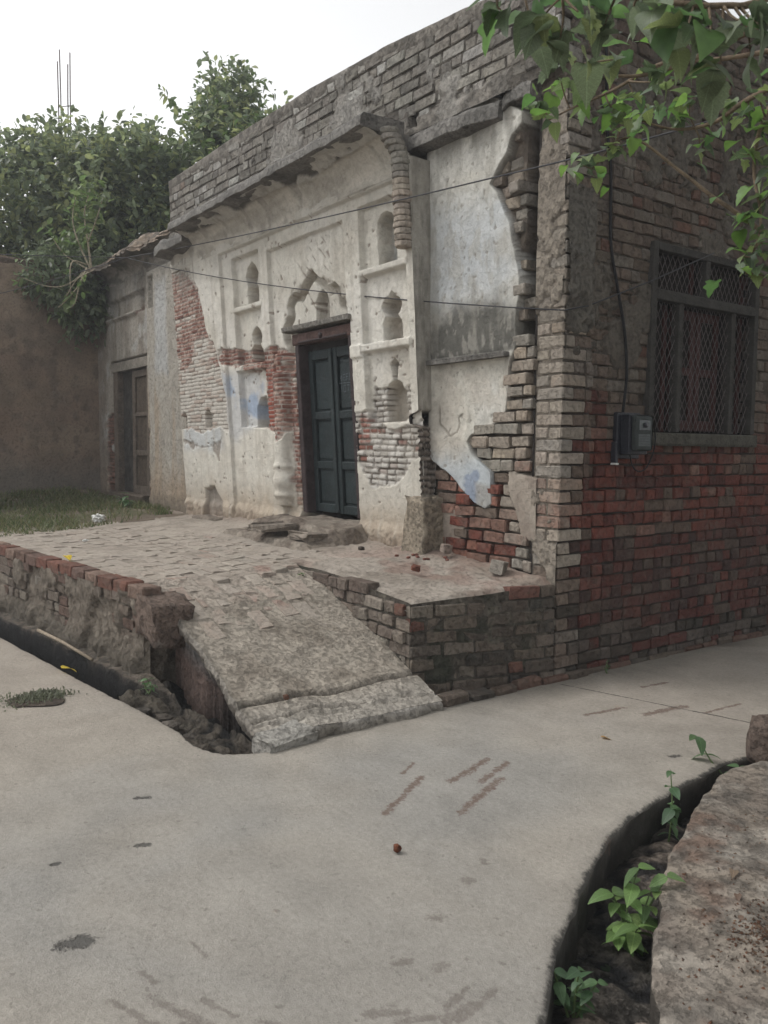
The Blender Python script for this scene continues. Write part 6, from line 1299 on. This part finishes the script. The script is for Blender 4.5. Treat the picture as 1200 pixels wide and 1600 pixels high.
for k in range(26):
    x, y = random.uniform(1.95, 3.0), random.uniform(-2.2, -.1)
    if psd(np.array([x]), np.array([y]), BK[::4] + [(14, -7.6), (14, 10)])[0] > -.08: continue
    flat_leaf((x, y, float(bank_z(np.array([x]), np.array([y]))[0]) + .008), random.uniform(.025, .042), jig(random.choice([(.19, .14, .10), (.14, .095, .07), (.25, .2, .15)])), 'dry brown leaf scattered on the earth bank', 200 + k, 'dry_leaf', 'dry leaves on the bank')
# crumbly brown litter on the bank
r = np.random.default_rng(131); n = 4200; cx = r.normal(2.58, .09, n); cy = r.normal(-1.70, .11, n); k = r.uniform(0, 1, n) < .3; cx[k] = r.uniform(1.95, 3.1, k.sum()); cy[k] = r.uniform(-2.4, -.1, k.sum()); dd = psd(cx, cy, BK[::4] + [(14, -7.6), (14, 10)]); ok = dd < -.06; cx, cy = cx[ok], cy[ok]; n = len(cx); cz = bank_z(cx, cy)
sz = r.uniform(.0018, .006, n); T = np.array([(-1, -1, 0), (1, -1, .2), (.2, 1, 0), (0, 0, 1.)]); V = (np.stack([cx, cy, cz], 1)[:, None, :] + (r.normal(0, .4, (n, 4, 3)) + T[None]) * sz[:, None, None]).reshape(-1, 3); b = np.arange(n)[:, None, None] * 4; F = (b + np.array([[[0, 1, 3], [1, 2, 3], [2, 0, 3]]])).reshape(-1, 3)
o = link('leaf_litter', mesh('leaf_litter', V, F, np.repeat(np.array([(.13, .065, .04), (.17, .11, .075), (.09, .065, .05)])[r.integers(0, 3, n)], 4, 0)), MAT['earth']); tag(o, 'crumbled red-brown leaf litter on the earth bank', 'litter', kind='stuff')
def crumple(name, p, size, c, label, seed, mat):
    bm = bmesh.new(); bmesh.ops.create_icosphere(bm, subdivisions=3, radius=1); r_ = random.Random(seed)
    for v_ in bm.verts: v_.co *= 1 + r_.uniform(-.35, .35); v_.co = Vector((v_.co.x * size[0] / 2, v_.co.y * size[1] / 2, v_.co.z * size[2] / 2))
    o = link(name, from_bm(name, bm), mat); o.location = p; tag(o, label, 'litter'); return o
crumple('plastic_scrap', (1.78, -.98, -.20), (.09, .12, .05), None, 'crumpled greyish plastic scrap lying in the dark drain', 5, surf('plastic_scrap', 'CONST', (.22, .23, .26), var=.4, bd=.001, rough=.3, spec=.5))
crumple('paper_scrap', (-6.1, -1.2, .70), (.16, .14, .10), None, 'crumpled white scrap at the grass edge of the platform', 6, MAT['pale'])
crumple('paper_scrap', (-4.2, -1.9, .66), (.06, .05, .02), None, 'tiny white scrap on the brick paving', 7, MAT['pale'])
pp = tube('drain_pipe', [(2.36, -2.20, -.17), (2.56, -2.46, -.17), (2.9, -2.85, -.17)], .045, surf('clay_pipe', 'CONST', (.24, .19, .155), var=.25, bd=.003), None, 12); tag(pp, 'clay pipe lying in the near end of the curved drain', 'pipe')
rl_ = rock('rubble_heap', (-5.15, -.22, .68), (.55, .28, .16), (.2, .17, .14), 77, rough=.35); tag(rl_, 'low heap of broken plaster at the foot of the exposed brick strip', 'rubble')

# ================================================================== HAZE: still, slightly milky air
hm = bpy.data.materials.new('haze_air'); hm.use_nodes = True; hn = hm.node_tree; hn.nodes.clear()
pv = hn.nodes.new('ShaderNodeVolumePrincipled'); pv.inputs['Color'].default_value = (.93, .96, 1, 1); pv.inputs['Density'].default_value = .0034; pv.inputs['Anisotropy'].default_value = .2
ho = hn.nodes.new('ShaderNodeOutputMaterial'); hn.links.new(pv.outputs[0], ho.inputs['Volume'])
o = box('haze', -320, 320, -320, 320, -1.6, 12., hm, None, 0.); o['kind'] = 'stuff'; o['label'] = 'thin pale haze filling the air'; o['category'] = 'haze'
